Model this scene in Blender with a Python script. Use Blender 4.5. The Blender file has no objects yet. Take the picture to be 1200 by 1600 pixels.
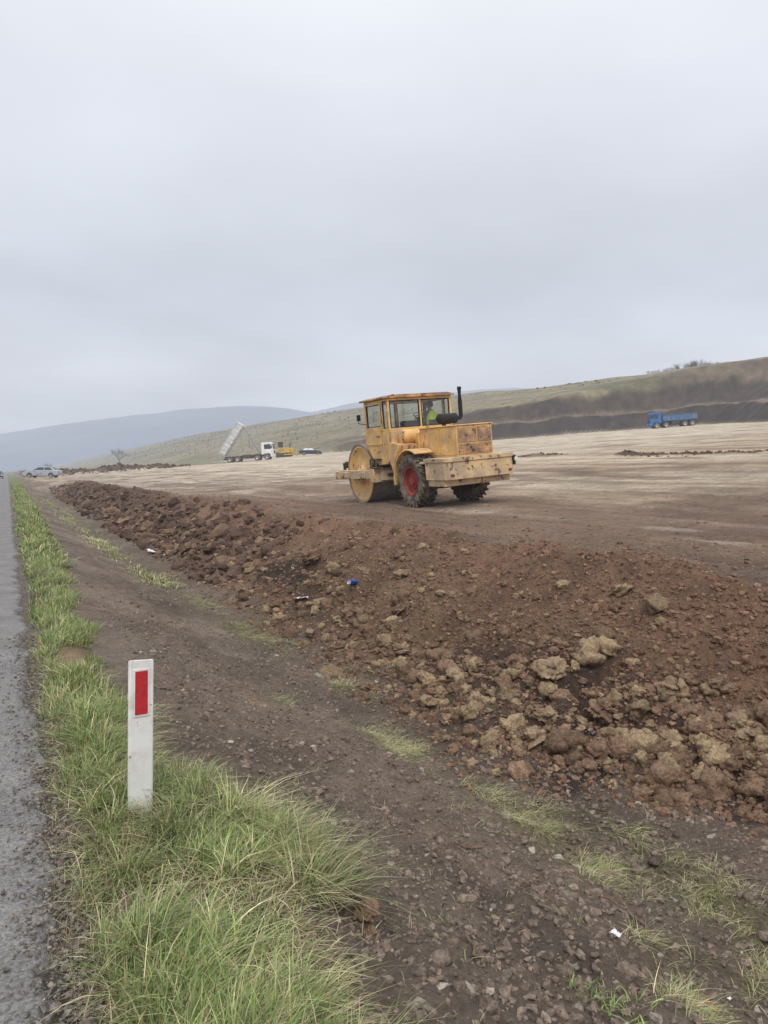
import bpy, bmesh, math, random
import numpy as np
from mathutils import Vector, Matrix, Euler
random.seed(7); rng=np.random.default_rng(11)
scene=bpy.context.scene
COL=scene.collection
R=math.radians
# ------------------------------------------------------------------ noise
def _h(xi,yi,seed):
    with np.errstate(over='ignore'):
        h=(xi.astype(np.uint32)*np.uint32(374761393)+yi.astype(np.uint32)*np.uint32(668265263)+np.uint32((seed*1442695041)&0xffffffff))
        h=(h^(h>>np.uint32(13)))*np.uint32(1274126177)
        h=h^(h>>np.uint32(16))
    return h.astype(np.float64)/4294967295.0*2-1
def vn(x,y,seed=0):
    x=np.asarray(x,float); y=np.asarray(y,float)
    x,y=np.broadcast_arrays(x,y)
    xf=np.floor(x); yf=np.floor(y); fx=x-xf; fy=y-yf
    xi=xf.astype(np.int64)&0xffffffff; yi=yf.astype(np.int64)&0xffffffff
    fx=fx*fx*fx*(fx*(fx*6-15)+10); fy=fy*fy*fy*(fy*(fy*6-15)+10)
    x1=(xi+1)&0xffffffff; y1=(yi+1)&0xffffffff
    a=_h(xi,yi,seed); b=_h(x1,yi,seed); c=_h(xi,y1,seed); d=_h(x1,y1,seed)
    return (a*(1-fx)+b*fx)*(1-fy)+(c*(1-fx)+d*fx)*fy
def fbm(x,y,o=4,seed=0,g=.5):
    a=1;t=0;n=0
    x=np.asarray(x,float);y=np.asarray(y,float)
    for i in range(o):
        t=t+a*vn(x,y,seed+i*17); n+=a; a*=g
        x,y=(x*.8-y*.6)*2.03+3.1,(x*.6+y*.8)*2.03+1.7
    return t/n
def billow(x,y,o=3,seed=0):
    a=1;t=0;n=0
    x=np.asarray(x,float);y=np.asarray(y,float)
    for i in range(o):
        t=t+a*np.abs(vn(x,y,seed+i*13)); n+=a; a*=.5
        x,y=(x*.8-y*.6)*2.1+3.1,(x*.6+y*.8)*2.1+1.7
    return t/n
def ss(a,b,x):
    k=np.clip((x-a)/(b-a),0,1); return k*k*(3-2*k)
# ------------------------------------------------------------------ terrain
PX=[-4000,-14,-10,-8.5,-7.2,-6.4,-6.0,.10,.18,.4,.75,1.05,1.4,2.0,2.6,3.1,3.5,4.0,4.5,5.0,5.5,5.9,6.3,9]
PZ=[-.4,-.4,-.35,-.6,-.25,-.05,-.04,-.04,-.012,0,-.01,-.05,-.18,-.42,-.60,-.68,-.66,-.50,-.24,.09,.40,.57,.60,.60]
SL=.09
def s_edge(t): return np.interp(t,[-50,0,60,80,95,110,130,160,300,800],[82,85,93,107,114,104,82,60,45,40])+1.2*vn(np.asarray(t)*.09,np.asarray(t)*0,9)
def z_ridge(t): return np.interp(t,[-100,0,128,268,506,1240,2200,4000],[26,28,31.0,35.5,38.5,35,24,10])
def ramp(t): return ss(66,84,t)*(1-ss(125,140,t))
def toeoff(t): return np.interp(t,[2.4,3.3,3.95,4.7],[1.15,1.05,.5,0])
def base(s,t):
    wob=.34*vn(t*.3,t*0+.5,3)+.16*vn(t*1.1,t*0+.5,4)
    k=ss(3.2,5.0,s)*(1-ss(6.5,8.5,s))
    sp=s-wob*k
    sp=sp-toeoff(t)*ss(3.0,3.9,s)*(1-ss(4.9,6.3,s))
    z=(np.interp(sp-.1,PX,PZ)+np.interp(sp,PX,PZ)*2+np.interp(sp+.1,PX,PZ))/4
    rk=ramp(t)*ss(.5,1.2,s)*(1-ss(7,9,s))
    z=z*(1-rk)+rk*(.62*ss(.6,3.2,s))
    far=ss(140,230,t)*ss(.8,1.4,s)*(1-ss(9,14,s))
    z=z*(1-far)+far*(.6*ss(2,12,s)-.05)
    pl=.6+SL*np.maximum(0,s-9)
    nat0=.6+SL*51; zr=z_ridge(t)
    n=np.clip((s-60)/120,0,1)
    nat=nat0+(zr-nat0)*(n+.10*np.sin(n*math.pi))
    nat=np.where(s>180,zr+(s-180)*-.02,nat)
    hill=fbm(s/70,t/90,4,21)*2.2*ss(75,120,s)
    nat=nat+hill
    ex=np.maximum(0,s-s_edge(t))
    cut=pl+np.minimum(ex*.75,3.3)+np.maximum(0,ex-9)*.75+np.clip(ex-4.4,0,4.6)*.08
    big=np.where(s<60,pl,np.minimum(np.maximum(nat,pl),cut))
    z=np.where(s>9,big,z)
    return z
def plat_end(s): return 168-1.35*s
def heapmask(s,t):
    d=t-plat_end(s)-5*vn(s*.15,s*0,8)
    return np.exp(-(d/4.0)**2)*ss(5,8,s)*(1-ss(24,30,s))
def windrow(s,t):
    c=30+2.0*vn(t*.12,t*0,5)
    return np.exp(-((s-c)/.7)**2)*ss(16,20,t)*(1-ss(44,52,t))*ss(-.25,.2,vn(t*.35,t*0,6))
def bound(t):   # outer edge of the grass verge
    return np.interp(t,[0,1.6,2,2.5,3,3.45,3.9,4.6,7.5,12,30,100,400],[.74,.80,.86,.92,1.08,1.0,.76,.68,.62,.80,1.1,1.5,2])
def height(s,t):
    z=base(s,t)
    near=1-ss(60,160,t)
    tf=toeoff(t)
    bank=ss(3.5,4.2,s-tf*.8)*(1-ss(5.7,6.6,s))*near*(1-ramp(t)*.8)
    up=1-.72*ss(4.3,5.0,s)*(1-ss(16,30,t))
    toe=ss(3.3,3.8,s-tf)*(1-ss(4.5,5.2,s))*near*(1-ramp(t))
    slope=ss(1.0,1.4,s)*(1-ss(3.4,4.0,s))*near
    plat=ss(6.0,7.5,s)
    z=z+bank*up*(.20*(billow(s*2.0,t*2.0,4,31)-.35)+.11*(billow(s*5.5,t*5.5,3,35)-.3)+.04*(billow(s*13,t*13,2,36)-.3))
    z=z+bank*(1-up)*(.08*fbm(s*1.6,t*1.6,4,37)+.05*(billow(s*7,t*7,3,38)-.3))
    z=z+toe*(.30*np.maximum(0,fbm(s*1.7,t*1.7,3,41))+.09*(billow(s*5,t*5,3,42)-.3))
    crest=np.exp(-((s-5.95)/.4)**2)*near
    z=z+crest*(.22*fbm(s*1.0,t*1.1,4,44)+.08*(billow(s*4,t*4,3,45)-.3))
    z=z+slope*(.085*fbm(s*1.3,t*1.0,4,51)+.05*(billow(s*6,t*6,3,55)-.3)+.024*(billow(s*17,t*17,2,56)-.3)+.05*fbm(s*4,t*.5,2,57)*ss(1.2,1.9,s))
    z=z+plat*(1-ss(70,120,s))*(.035*fbm(s*2.8,t*.2,3,61)+.020*fbm(s*8,t*3,3,63)+.02*fbm(s*.6,t*.3,3,66))
    z=z+heapmask(s,t)*(.7+1.0*fbm(s*.35,t*.35,3,71))*.9
    z=z+windrow(s,t)*(.10+.18*fbm(s*1.1,t*.5,3,73))
    v=ss(.25,.45,s)*(1-ss(bound(t)-.12,bound(t)+.12,s))
    z=z+v*(.035+.03*fbm(s*3,t*2.2,3,81))*(1-ss(80,200,t))
    z=z-.11*np.exp(-((s-1.25)/.12)**2-((t-2.62)/.2)**2)
    se_=s_edge(t)
    cb=ss(se_-1,se_+3,s)*(1-ss(se_+18,se_+26,s))*ss(60,75,s)*(1-ss(150,200,t))
    z=z+cb*(.8*fbm(s*.10,t*.12,4,91)+.45*(billow(s*.2,t*.25,3,92)-.3))
    return z
def gz(s,t):
    return float(height(np.array([float(s)]),np.array([float(t)]))[0])
def npmesh(name,V,F,smooth=True,col=None,extra=None):
    me=bpy.data.meshes.new(name)
    V=np.ascontiguousarray(V,dtype=np.float32);F=np.ascontiguousarray(F,dtype=np.int32)
    n=len(V);m,k=F.shape
    me.vertices.add(n);me.vertices.foreach_set("co",V.ravel())
    me.loops.add(m*k);me.loops.foreach_set("vertex_index",F.ravel())
    me.polygons.add(m);me.polygons.foreach_set("loop_start",np.arange(0,m*k,k,dtype=np.int32))
    me.update(calc_edges=True)
    me.polygons.foreach_set("use_smooth",np.full(m,smooth,dtype=bool))
    if col is not None:
        a=me.color_attributes.new("Col",'FLOAT_COLOR','POINT')
        c=np.ones((n,4),dtype=np.float32);c[:,:3]=col
        a.data.foreach_set("color",c.ravel())
    if extra is not None:
        a=me.attributes.new("wet",'FLOAT','POINT');a.data.foreach_set("value",np.ascontiguousarray(extra,dtype=np.float32))
    me.validate()
    ob=bpy.data.objects.new(name,me);COL.objects.link(ob);return ob
# ------------------------------------------------------------------ materials
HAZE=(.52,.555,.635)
def haze_out(nt,shader,L=1900):  # aerial haze painted into the material: emission grows with distance from world origin
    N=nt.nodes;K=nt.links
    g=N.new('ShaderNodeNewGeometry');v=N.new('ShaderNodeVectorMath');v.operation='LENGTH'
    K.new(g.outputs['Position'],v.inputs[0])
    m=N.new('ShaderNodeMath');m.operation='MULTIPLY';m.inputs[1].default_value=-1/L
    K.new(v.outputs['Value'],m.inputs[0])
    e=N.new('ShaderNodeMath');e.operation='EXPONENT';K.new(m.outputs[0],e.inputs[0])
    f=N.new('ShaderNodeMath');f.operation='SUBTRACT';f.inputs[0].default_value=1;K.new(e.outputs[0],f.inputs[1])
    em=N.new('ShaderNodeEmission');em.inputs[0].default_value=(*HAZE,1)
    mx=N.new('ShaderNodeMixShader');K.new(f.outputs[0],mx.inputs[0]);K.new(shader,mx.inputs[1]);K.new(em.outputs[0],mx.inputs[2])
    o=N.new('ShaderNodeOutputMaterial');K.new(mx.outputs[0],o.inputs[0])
def newmat(name):
    m=bpy.data.materials.new(name);m.use_nodes=True;m.node_tree.nodes.clear();return m
def M(name,col,rough=.7,var=.12,scale=6,bump=.15,bscale=30,metal=0,dirt=None,damt=.5,dscale=3,attr=False,haze=True,spec=.3,chips=None,L=1500):
    m=newmat(name);nt=m.node_tree;N=nt.nodes;K=nt.links
    tc=N.new('ShaderNodeTexCoord')
    n=N.new('ShaderNodeTexNoise');n.inputs['Scale'].default_value=scale;n.inputs['Detail'].default_value=6
    K.new(tc.outputs['Object'],n.inputs['Vector'])
    mr=N.new('ShaderNodeMapRange');mr.inputs[1].default_value=.3;mr.inputs[2].default_value=.7;mr.inputs[3].default_value=1-var*1.5;mr.inputs[4].default_value=1+var*1.5
    K.new(n.outputs['Fac'],mr.inputs[0])
    mul=N.new('ShaderNodeVectorMath');mul.operation='SCALE'
    if attr:
        a=N.new('ShaderNodeAttribute');a.attribute_name='Col';K.new(a.outputs['Color'],mul.inputs[0])
    else: mul.inputs[0].default_value=col
    K.new(mr.outputs[0],mul.inputs['Scale'])
    out=mul.outputs[0]
    b=N.new('ShaderNodeBsdfPrincipled')
    b.inputs['Roughness'].default_value=rough;b.inputs['Metallic'].default_value=metal;b.inputs['Specular IOR Level'].default_value=spec
    def layer(out,c,amt,sc,w=.08,detail=9):
        d=N.new('ShaderNodeTexNoise');d.inputs['Scale'].default_value=sc;d.inputs['Detail'].default_value=detail;d.inputs['Roughness'].default_value=.65
        K.new(tc.outputs['Object'],d.inputs['Vector'])
        r=N.new('ShaderNodeMapRange');th=.5+(0.5-amt)*.45
        r.inputs[1].default_value=th-w;r.inputs[2].default_value=th+w
        K.new(d.outputs['Fac'],r.inputs[0])
        mx=N.new('ShaderNodeMix');mx.data_type='RGBA'
        K.new(r.outputs[0],mx.inputs[0]);K.new(out,mx.inputs[6]);mx.inputs[7].default_value=(*c,1)
        return mx.outputs[2]
    if dirt: out=layer(out,dirt,damt,dscale)
    if chips: out=layer(out,chips[0],chips[1],chips[2],.015)
    K.new(out,b.inputs['Base Color'])
    if bump>0:
        bn=N.new('ShaderNodeTexNoise');bn.inputs['Scale'].default_value=bscale;bn.inputs['Detail'].default_value=5
        K.new(tc.outputs['Object'],bn.inputs['Vector'])
        bp=N.new('ShaderNodeBump');bp.inputs['Strength'].default_value=bump;bp.inputs['Distance'].default_value=.02
        K.new(bn.outputs['Fac'],bp.inputs['Height']);K.new(bp.outputs[0],b.inputs['Normal'])
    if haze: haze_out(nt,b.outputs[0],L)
    else:
        o=N.new('ShaderNodeOutputMaterial');K.new(b.outputs[0],o.inputs[0])
    return m
def ground_mat():
    m=newmat("ground_soil");nt=m.node_tree;N=nt.nodes;K=nt.links
    tc=N.new('ShaderNodeTexCoord');a=N.new('ShaderNodeAttribute');a.attribute_name='Col'
    w=N.new('ShaderNodeAttribute');w.attribute_name='wet'
    def noise(sc,det=8,ro=.6):
        n=N.new('ShaderNodeTexNoise');n.inputs['Scale'].default_value=sc;n.inputs['Detail'].default_value=det;n.inputs['Roughness'].default_value=ro
        K.new(tc.outputs['Object'],n.inputs['Vector']);return n.outputs['Fac']
    def mr(x,a0,a1,b0,b1):
        r=N.new('ShaderNodeMapRange');r.inputs[1].default_value=a0;r.inputs[2].default_value=a1;r.inputs[3].default_value=b0;r.inputs[4].default_value=b1
        K.new(x,r.inputs[0]);return r.outputs[0]
    def mth(op,x,y):
        r=N.new('ShaderNodeMath');r.operation=op
        for i,q in enumerate((x,y)):
            if isinstance(q,(int,float)): r.inputs[i].default_value=q
            else: K.new(q,r.inputs[i])
        return r.outputs[0]
    n30=noise(34,10,.72);n6=noise(7,6,.65)
    f1=mr(n30,.3,.7,.62,1.40);f2=mr(noise(.55,6),.3,.7,.80,1.2);f3=mr(n6,.3,.7,.76,1.24)
    f=mth('MULTIPLY',mth('MULTIPLY',f1,f2),f3)
    sc=N.new('ShaderNodeVectorMath');sc.operation='SCALE';K.new(a.outputs['Color'],sc.inputs[0]);K.new(f,sc.inputs['Scale'])
    vo=N.new('ShaderNodeTexVoronoi');vo.inputs['Scale'].default_value=42;K.new(tc.outputs['Object'],vo.inputs['Vector'])
    st=mth('MULTIPLY',mr(vo.outputs['Distance'],.22,.30,1,0),mr(noise(9,3),.55,.62,0,1))
    st=mth('MULTIPLY',st,mr(w.outputs['Fac'],0,.3,.22,0))
    mx=N.new('ShaderNodeMix');mx.data_type='RGBA';K.new(st,mx.inputs[0]);K.new(sc.outputs[0],mx.inputs[6]);mx.inputs[7].default_value=(.28,.235,.19,1)
    b=N.new('ShaderNodeBsdfPrincipled');b.inputs['Specular IOR Level'].default_value=.2
    K.new(mx.outputs[2],b.inputs['Base Color'])
    K.new(mr(w.outputs['Fac'],0,1,.95,.5),b.inputs['Roughness'])
    h=mth('ADD',mth('MULTIPLY',n30,1.2),mth('MULTIPLY',mr(vo.outputs['Distance'],0,.5,.3,0),1))
    h=mth('ADD',h,mth('MULTIPLY',n6,1.4))
    h=mth('MULTIPLY',h,mr(w.outputs['Fac'],0,1,1,.4))
    bp=N.new('ShaderNodeBump');bp.inputs['Strength'].default_value=1;bp.inputs['Distance'].default_value=.042
    K.new(h,bp.inputs['Height']);K.new(bp.outputs[0],b.inputs['Normal'])
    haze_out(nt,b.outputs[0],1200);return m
# ------------------------------------------------------------------ ground sheet
def geo(start,step,g,end):
    out=[];x=start
    while x<end:
        x+=step;out.append(x);step*=g
    return out
sc=[-4000,-2500,-1500,-800,-400,-200,-100,-60,-40,-28,-20,-16,-13,-11,-10,-9,-8.5,-8,-7.6,-7.2,-6.8,-6.4,-6,-5,-3,-1,-.2]
sc+=list(np.arange(0,7,.03));sc+=list(np.arange(7.0,12,.07));sc+=geo(sc[-1],.08,1.03,32);sc+=list(np.arange(sc[-1]+.8,76,1.0));sc+=list(np.arange(sc[-1]+.6,136,.55));sc+=geo(sc[-1],.8,1.08,420)+[600,900,1500,2500]
tcs=list(np.arange(-12,0,.5))+list(np.arange(0,1.2,.08))+list(np.arange(1.2,11,.028));tcs+=geo(tcs[-1],.028,1.0125,55);tcs+=list(np.arange(tcs[-1]+.6,150,.65));tcs+=geo(tcs[-1],.9,1.02,5200)
S,T=np.meshgrid(np.array(sc),np.array(tcs));sh=S.shape
s=S.ravel();t=T.ravel()
z=height(s,t)
PATCH=[(3.05,9.9,.3,1.0,1),(2.8,5.3,.20,.4,1),(3.0,3.85,.26,.46,1),(2.95,3.3,.20,.32,1),(3.35,2.75,.17,.30,.9),(2.7,2.45,.12,.13,.7),(3.05,2.15,.18,.20,.9),
       (2.0,2.2,.08,.08,.4),(2.4,2.05,.12,.12,.6),(2.6,15,.25,1.6,.5),(2.4,22,.3,3,.6),(2.3,33,.4,6,.7),(2.4,52,.5,9,.7),(3.15,7.0,.16,.4,.7),(3.5,3.4,.12,.18,.5),(2.9,12.4,.2,.9,.6),(3.3,3.1,.2,.2,.6),(2.2,6.6,.12,.3,.4)]
pm=np.zeros_like(s)
for (a,b,ra,rb,w) in PATCH:
    near=(np.abs(s-a)<ra*3)&(np.abs(t-b)<rb*3)
    pm[near]=np.maximum(pm[near],w*np.exp(-((s[near]-a)/ra)**2-((t[near]-b)/rb)**2))
def mixc(c,new,m): return c*(1-m[:,None])+np.array(new)[None,:]*m[:,None]
n1=fbm(s*.9,t*.9,5,101);n2=fbm(s*4,t*4,4,102);n3=fbm(s*.12,t*.12,5,103)
c=np.tile(np.array([.172,.131,.101]),(len(s),1))
c=c*(1+.32*n1+.26*n2)[:,None]
c=mixc(c,(.25,.20,.158),ss(.05,.45,fbm(s*1.3,t*.7,4,104))*.6)
c=mixc(c,(.105,.080,.064),ss(.1,.5,fbm(s*1.1,t*.9,4,105))*.5)
sw=s+.18*n1+.08*n2
nf=1-ss(120,260,t)
rp_=ramp(t);tf=toeoff(t)
bk=ss(3.4,4.0,sw-tf)*(1-ss(5.9,6.4,sw))
c=mixc(c,(.160,.098,.064),bk*.9)
c=mixc(c,(.210,.124,.080),bk*ss(4.6,5.4,sw)*.8)
c=mixc(c,(.070,.048,.038),bk*(1-ss(4.6,5.2,sw))*ss(.05,.4,fbm(s*.8,t*.5,3,111))*.8)
c=mixc(c,(.095,.060,.045),bk*ss(.05,.4,fbm(s*2.1,t*2.1,4,113))*.45)
c=mixc(c,(.070,.047,.037),bk*ss(20,36,t)*.65)
tan=bk*(1-ss(4.7,5.3,sw))*ss(.0,.4,fbm(s*1.6,t*1.2,4,112));c=mixc(c,(.225,.16,.09),tan*.5)
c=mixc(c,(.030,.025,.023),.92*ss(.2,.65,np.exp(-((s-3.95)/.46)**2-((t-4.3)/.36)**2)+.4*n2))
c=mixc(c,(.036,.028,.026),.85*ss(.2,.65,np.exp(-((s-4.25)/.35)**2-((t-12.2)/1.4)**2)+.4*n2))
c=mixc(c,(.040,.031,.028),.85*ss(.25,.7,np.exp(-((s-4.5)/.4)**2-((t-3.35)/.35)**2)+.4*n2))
c=mixc(c,(.095,.077,.058),np.exp(-((s-3.2)/.5)**2)*.35*nf)
c=mixc(c,(.20,.175,.085),pm*.6)
c=mixc(c,(.27,.19,.12),.8*np.exp(-((s-1.9)/.14)**2-((t-6.2)/.35)**2))
bd=bound(t)
vg=ss(.22,.34,sw)*(1-ss(bd-.1,bd+.15,sw))
c=mixc(c,(.125,.105,.060),vg*(1-ss(15,60,t)))
c=mixc(c,(.14,.165,.07),vg*ss(15,60,t))
c=mixc(c,(.32,.22,.135),.9*np.exp(-((s-.47)/.13)**2-((t-6.7)/.35)**2))
c=mixc(c,(.16,.135,.115),(1-ss(.22,.36,sw))*ss(-6.8,-6.2,s))
c=mixc(c,(.13,.16,.06),(1-ss(-7,-6.3,s)))
pf=ss(6.1,6.9,sw);pf=np.maximum(pf,rp_*ss(1.8,3,s))
str1=fbm(s*2.6,t*.12,4,121);str2=fbm(s*.35,t*.05,4,122);bl=fbm(s*.25,t*.18,4,123)
pcol=np.tile(np.array([.285,.200,.140]),(len(s),1))
pcol=mixc(pcol,(.15,.098,.070),ss(-.02,.3,str1)*(1-ss(12,22,s)))
pal=ss(9.5,17,s+3*bl)*.85
pcol=mixc(pcol,(.52,.425,.305),pal)
pcol=mixc(pcol,(.34,.245,.165),ss(.0,.3,str2)*.75*ss(10,16,s))
pcol=mixc(pcol,(.47,.40,.31),ss(.05,.3,fbm(s*.8,t*.06,3,125))*.5*ss(7,10,s))
pcol=mixc(pcol,(.20,.135,.095),ss(.08,.3,fbm(s*1.1,t*.09,4,127))*.65)
pcol=mixc(pcol,(.50,.435,.35),ss(24,48,t)*.5)
lane=ss(.1,.35,fbm(s*3.5,t*.045,2,128))*ss(-.2,.3,fbm(s*.2,t*.1,2,129))
pcol=mixc(pcol,(.21,.15,.11),lane*.5*ss(7,9,s)*(1-ss(45,70,s)))
# pairs of wheel tracks curving over the site
trk=np.zeros_like(s)
for (c0,cu,wd) in [(12.2,.0015,.22),(13.9,.0015,.22),(15.5,-.001,.25),(17.3,-.001,.25),(9.4,.002,.18),(21,.003,.3),(22.9,.003,.3)]:
    cc=c0+cu*(t-18)**2+.25*vn(t*.15,t*0+c0,11);trk=np.maximum(trk,np.exp(-((s-cc)/wd)**4)*(.6+.6*vn(s*3,t*2.2,12)))
trk=np.clip(trk,0,1)*(1-ss(50,80,t))
pcol=mixc(pcol,(.185,.128,.092),trk*.5)
pcol=pcol*(1+.20*n2+.16*str1+.18*n1)[:,None]
pcol=mixc(pcol,(.165,.108,.076),ss(-.1,.35,fbm(s*.7,t*.4,4,130)+.5*(1-ss(8,16,t)))*.65*(1-ss(14,24,s)))
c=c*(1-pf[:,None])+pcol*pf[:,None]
wet=np.zeros_like(s)
for (a,b,ra,rb) in [(8.8,7.3,.2,.5),(9.6,8.6,.15,.6),(19,17,.7,3),(22,20,.5,3),(17,24,.6,4),(26,22,.7,4)]:
    g=np.exp(-((s-a)/ra)**2-((t-b)/rb)**2);wet=np.maximum(wet,ss(.25,.8,g+.6*n1))
wet*=pf
c=mixc(c,(.38,.32,.265),wet*.55);wet*=.35
c=mixc(c,(.10,.066,.048),ss(.15,.6,windrow(s,t)))
c=mixc(c,(.095,.064,.046),ss(.15,.6,heapmask(s,t)))
c=mixc(c,(.17,.115,.08),pf*ss(.30,.55,fbm(s*.5,t*.22,4,126))*.7*(1-ss(110,140,t)))
be=ss(2,10,t-plat_end(s))*ss(4,8,s)*(1-ss(36,44,s))
be=np.maximum(be,ss(150,170,t)*ss(4,8,s))
c=mixc(c,(.15,.14,.08),be*.9)
# hill
se=s_edge(t);ex=s-se
rough_=fbm(s*.3,t*.2,5,140);fine_=fbm(s*.9,t*.8,3,141)
hl=ss(-2,1,ex+2*n3)*ss(30,50,s)
olive=np.tile(np.array([.185,.160,.095]),(len(s),1))*(1+.2*n3+.2*fbm(s*.05,t*.02,4,131))[:,None]
olive=mixc(olive,(.115,.110,.060),ss(.1,.5,fbm(s*.08,t*.025,5,132))*.7)
olive=mixc(olive,(.22,.18,.12),ss(.05,.4,fbm(s*.11,t*.012,3,133))*.6)
brown=np.tile(np.array([.130,.093,.070]),(len(s),1))*(1+.25*n3)[:,None]
brown=mixc(brown,(.185,.148,.098),ss(.0,.25,fbm(s*.16,t*.015,3,136))*.7)
brown=mixc(brown,(.085,.062,.050),ss(.05,.3,fbm(s*.13,t*.02,3,137))*.6)
brm=(1-ss(-6,12,t-.88*s+10*n3+6*rough_))*ss(0,20,ex)*.95
hc=olive*(1-brm[:,None])+brown*brm[:,None]
hc=mixc(hc,(.20,.175,.105),(.6*np.exp(-((s-150-.1*t)/9)**2))*(1-brm))
c=c*(1-hl[:,None])+hc*hl[:,None]
fad=ss(60,72,s)*(1-ss(140,185,t))
exr=ex+1.2*rough_+.6*fine_
cb=ss(-.8,.7,ex)*(1-ss(5.0,6.3,exr))*fad
c=mixc(c,(.046,.034,.030),cb*.96)
tb=ss(5.0,6.3,exr)*(1-ss(8.0,9.3,exr))*fad
c=mixc(c,(.165,.115,.082),tb*.9)
cb2=ss(8.4,9.6,exr)*(1-ss(13,16,exr+3*n3))*fad
c=mixc(c,(.060,.043,.036),cb2*.9)
c=c*(1+(.3*rough_+.3*fine_)*hl)[:,None]
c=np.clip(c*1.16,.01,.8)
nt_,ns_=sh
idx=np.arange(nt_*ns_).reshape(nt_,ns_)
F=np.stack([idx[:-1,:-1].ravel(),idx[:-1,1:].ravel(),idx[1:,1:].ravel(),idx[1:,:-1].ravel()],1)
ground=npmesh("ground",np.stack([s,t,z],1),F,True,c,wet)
ground["kind"]="structure"
ground.data.materials.append(ground_mat())
# ------------------------------------------------------------------ road
rs=np.array([-6.1,-5,-4,-3.05,-2,-1,-.5,-.2,-.1,0,.05,.09,.12,.15])
rt=np.array(list(np.arange(-12,1,.3))+list(np.arange(1,14,.04))+geo(14,.05,1.03,5000))
A,B=np.meshgrid(rs,rt);a=A.ravel();b=B.ravel()
edge=.07*fbm(b*1.3,b*0,4,201)+.045*vn(b*9,b*0,202)+.02*vn(b*23,b*0,203)
aa=a+np.where(a>-.15,edge*ss(-.15,.12,a),0)
rz=.012+.02*(1-((aa+3)/3.2)**2)
rz=np.where(a>=.149,-.05,rz)
ii=np.arange(len(a)).reshape(A.shape)
F=np.stack([ii[:-1,:-1].ravel(),ii[:-1,1:].ravel(),ii[1:,1:].ravel(),ii[1:,:-1].ravel()],1)
road=npmesh("road",np.stack([aa,b,rz],1),F,True);road["kind"]="structure"
def asphalt():
    m=newmat("asphalt");nt=m.node_tree;N=nt.nodes;K=nt.links
    tc=N.new('ShaderNodeTexCoord')
    n=N.new('ShaderNodeTexNoise');n.inputs['Scale'].default_value=2.2;n.inputs['Detail'].default_value=8;K.new(tc.outputs['Object'],n.inputs[0])
    v=N.new('ShaderNodeTexVoronoi');v.inputs['Scale'].default_value=110;K.new(tc.outputs['Object'],v.inputs[0])
    cr=N.new('ShaderNodeMapRange');cr.inputs[1].default_value=.3;cr.inputs[2].default_value=.7;cr.inputs[3].default_value=.78;cr.inputs[4].default_value=1.22;K.new(n.outputs['Fac'],cr.inputs[0])
    sx=N.new('ShaderNodeSeparateColor');K.new(v.outputs['Color'],sx.inputs[0])
    r2=N.new('ShaderNodeMapRange');r2.inputs[3].default_value=.65;r2.inputs[4].default_value=1.4;K.new(sx.outputs[0],r2.inputs[0])
    mu=N.new('ShaderNodeMath');mu.operation='MULTIPLY';K.new(cr.outputs[0],mu.inputs[0]);K.new(r2.outputs[0],mu.inputs[1])
    s_=N.new('ShaderNodeVectorMath');s_.operation='SCALE';s_.inputs[0].default_value=(.18,.170,.164);K.new(mu.outputs[0],s_.inputs['Scale'])
    b=N.new('ShaderNodeBsdfPrincipled');b.inputs['Roughness'].default_value=.85;K.new(s_.outputs[0],b.inputs['Base Color'])
    bp=N.new('ShaderNodeBump');bp.inputs['Strength'].default_value=.5;bp.inputs['Distance'].default_value=.005;bp.invert=True
    K.new(v.outputs['Distance'],bp.inputs['Height']);K.new(bp.outputs[0],b.inputs['Normal'])
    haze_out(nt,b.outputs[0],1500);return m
road.data.materials.append(asphalt())
# ------------------------------------------------------------------ scattered clods / stones (uncountable rubble)
def ico(sub):
    bm=bmesh.new();bmesh.ops.create_icosphere(bm,subdivisions=sub,radius=1)
    V=np.array([v.co[:] for v in bm.verts]);F=np.array([[v.index for v in f.verts] for f in bm.faces]);bm.free();return V,F
def lump(V,seed,amp):
    x,y,z_=V[:,0],V[:,1],V[:,2]
    d=1+amp*fbm(x*1.4+seed*7,y*1.4+z_*2.3+seed,3,300+seed)+amp*.9*(billow(x*2.4+z_*1.7+seed,y*2.4-z_*1.9+seed*3,3,340+seed)-.3)+amp*.35*(billow(x*6+z_*4+seed,y*6-z_*4+seed,2,360+seed)-.3)
    return V*d[:,None]
def variants(sub,n,amp):
    V,F=ico(sub);out=[]
    for k in range(n): out.append(lump(V,k,amp)*np.array([1,rng.uniform(.65,1),rng.uniform(.5,.8)]))
    return out,F
def scatter(name,P,size,colr,sub,amp=.7,sink=.42,smooth=False):
    vs,F=variants(sub,12,amp);nv=len(vs[0]);n=len(P)
    ang=rng.uniform(0,6.28,(n,3));k=rng.integers(0,12,n)
    base_=np.stack(vs)[k]
    ca,sa=np.cos(ang),np.sin(ang)
    x,y,z_=base_[:,:,0],base_[:,:,1],base_[:,:,2]
    tl=(ang[:,1]-3.14)*.25
    y2=y*np.cos(tl)[:,None]-z_*np.sin(tl)[:,None];z2=y*np.sin(tl)[:,None]+z_*np.cos(tl)[:,None]
    x3=x*ca[:,0:1]-y2*sa[:,0:1];y3=x*sa[:,0:1]+y2*ca[:,0:1]
    V=np.stack([x3,y3,z2],2)*size[:,None,None]+P[:,None,:]
    V[:,:,2]+=(size*(.5-sink))[:,None]
    FF=(F[None]+np.arange(n)[:,None,None]*nv).reshape(-1,3)
    C=np.repeat(colr[:,None,:]*1.1,nv,1).reshape(-1,3)
    return npmesh(name,V.reshape(-1,3),FF,smooth,C)
clodmat=M("clod_earth",(1,1,1),.95,.28,45,.8,70,attr=True,spec=.15)
def put(s_,t_): return np.stack([s_,t_,height(s_,t_)],1)
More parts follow.
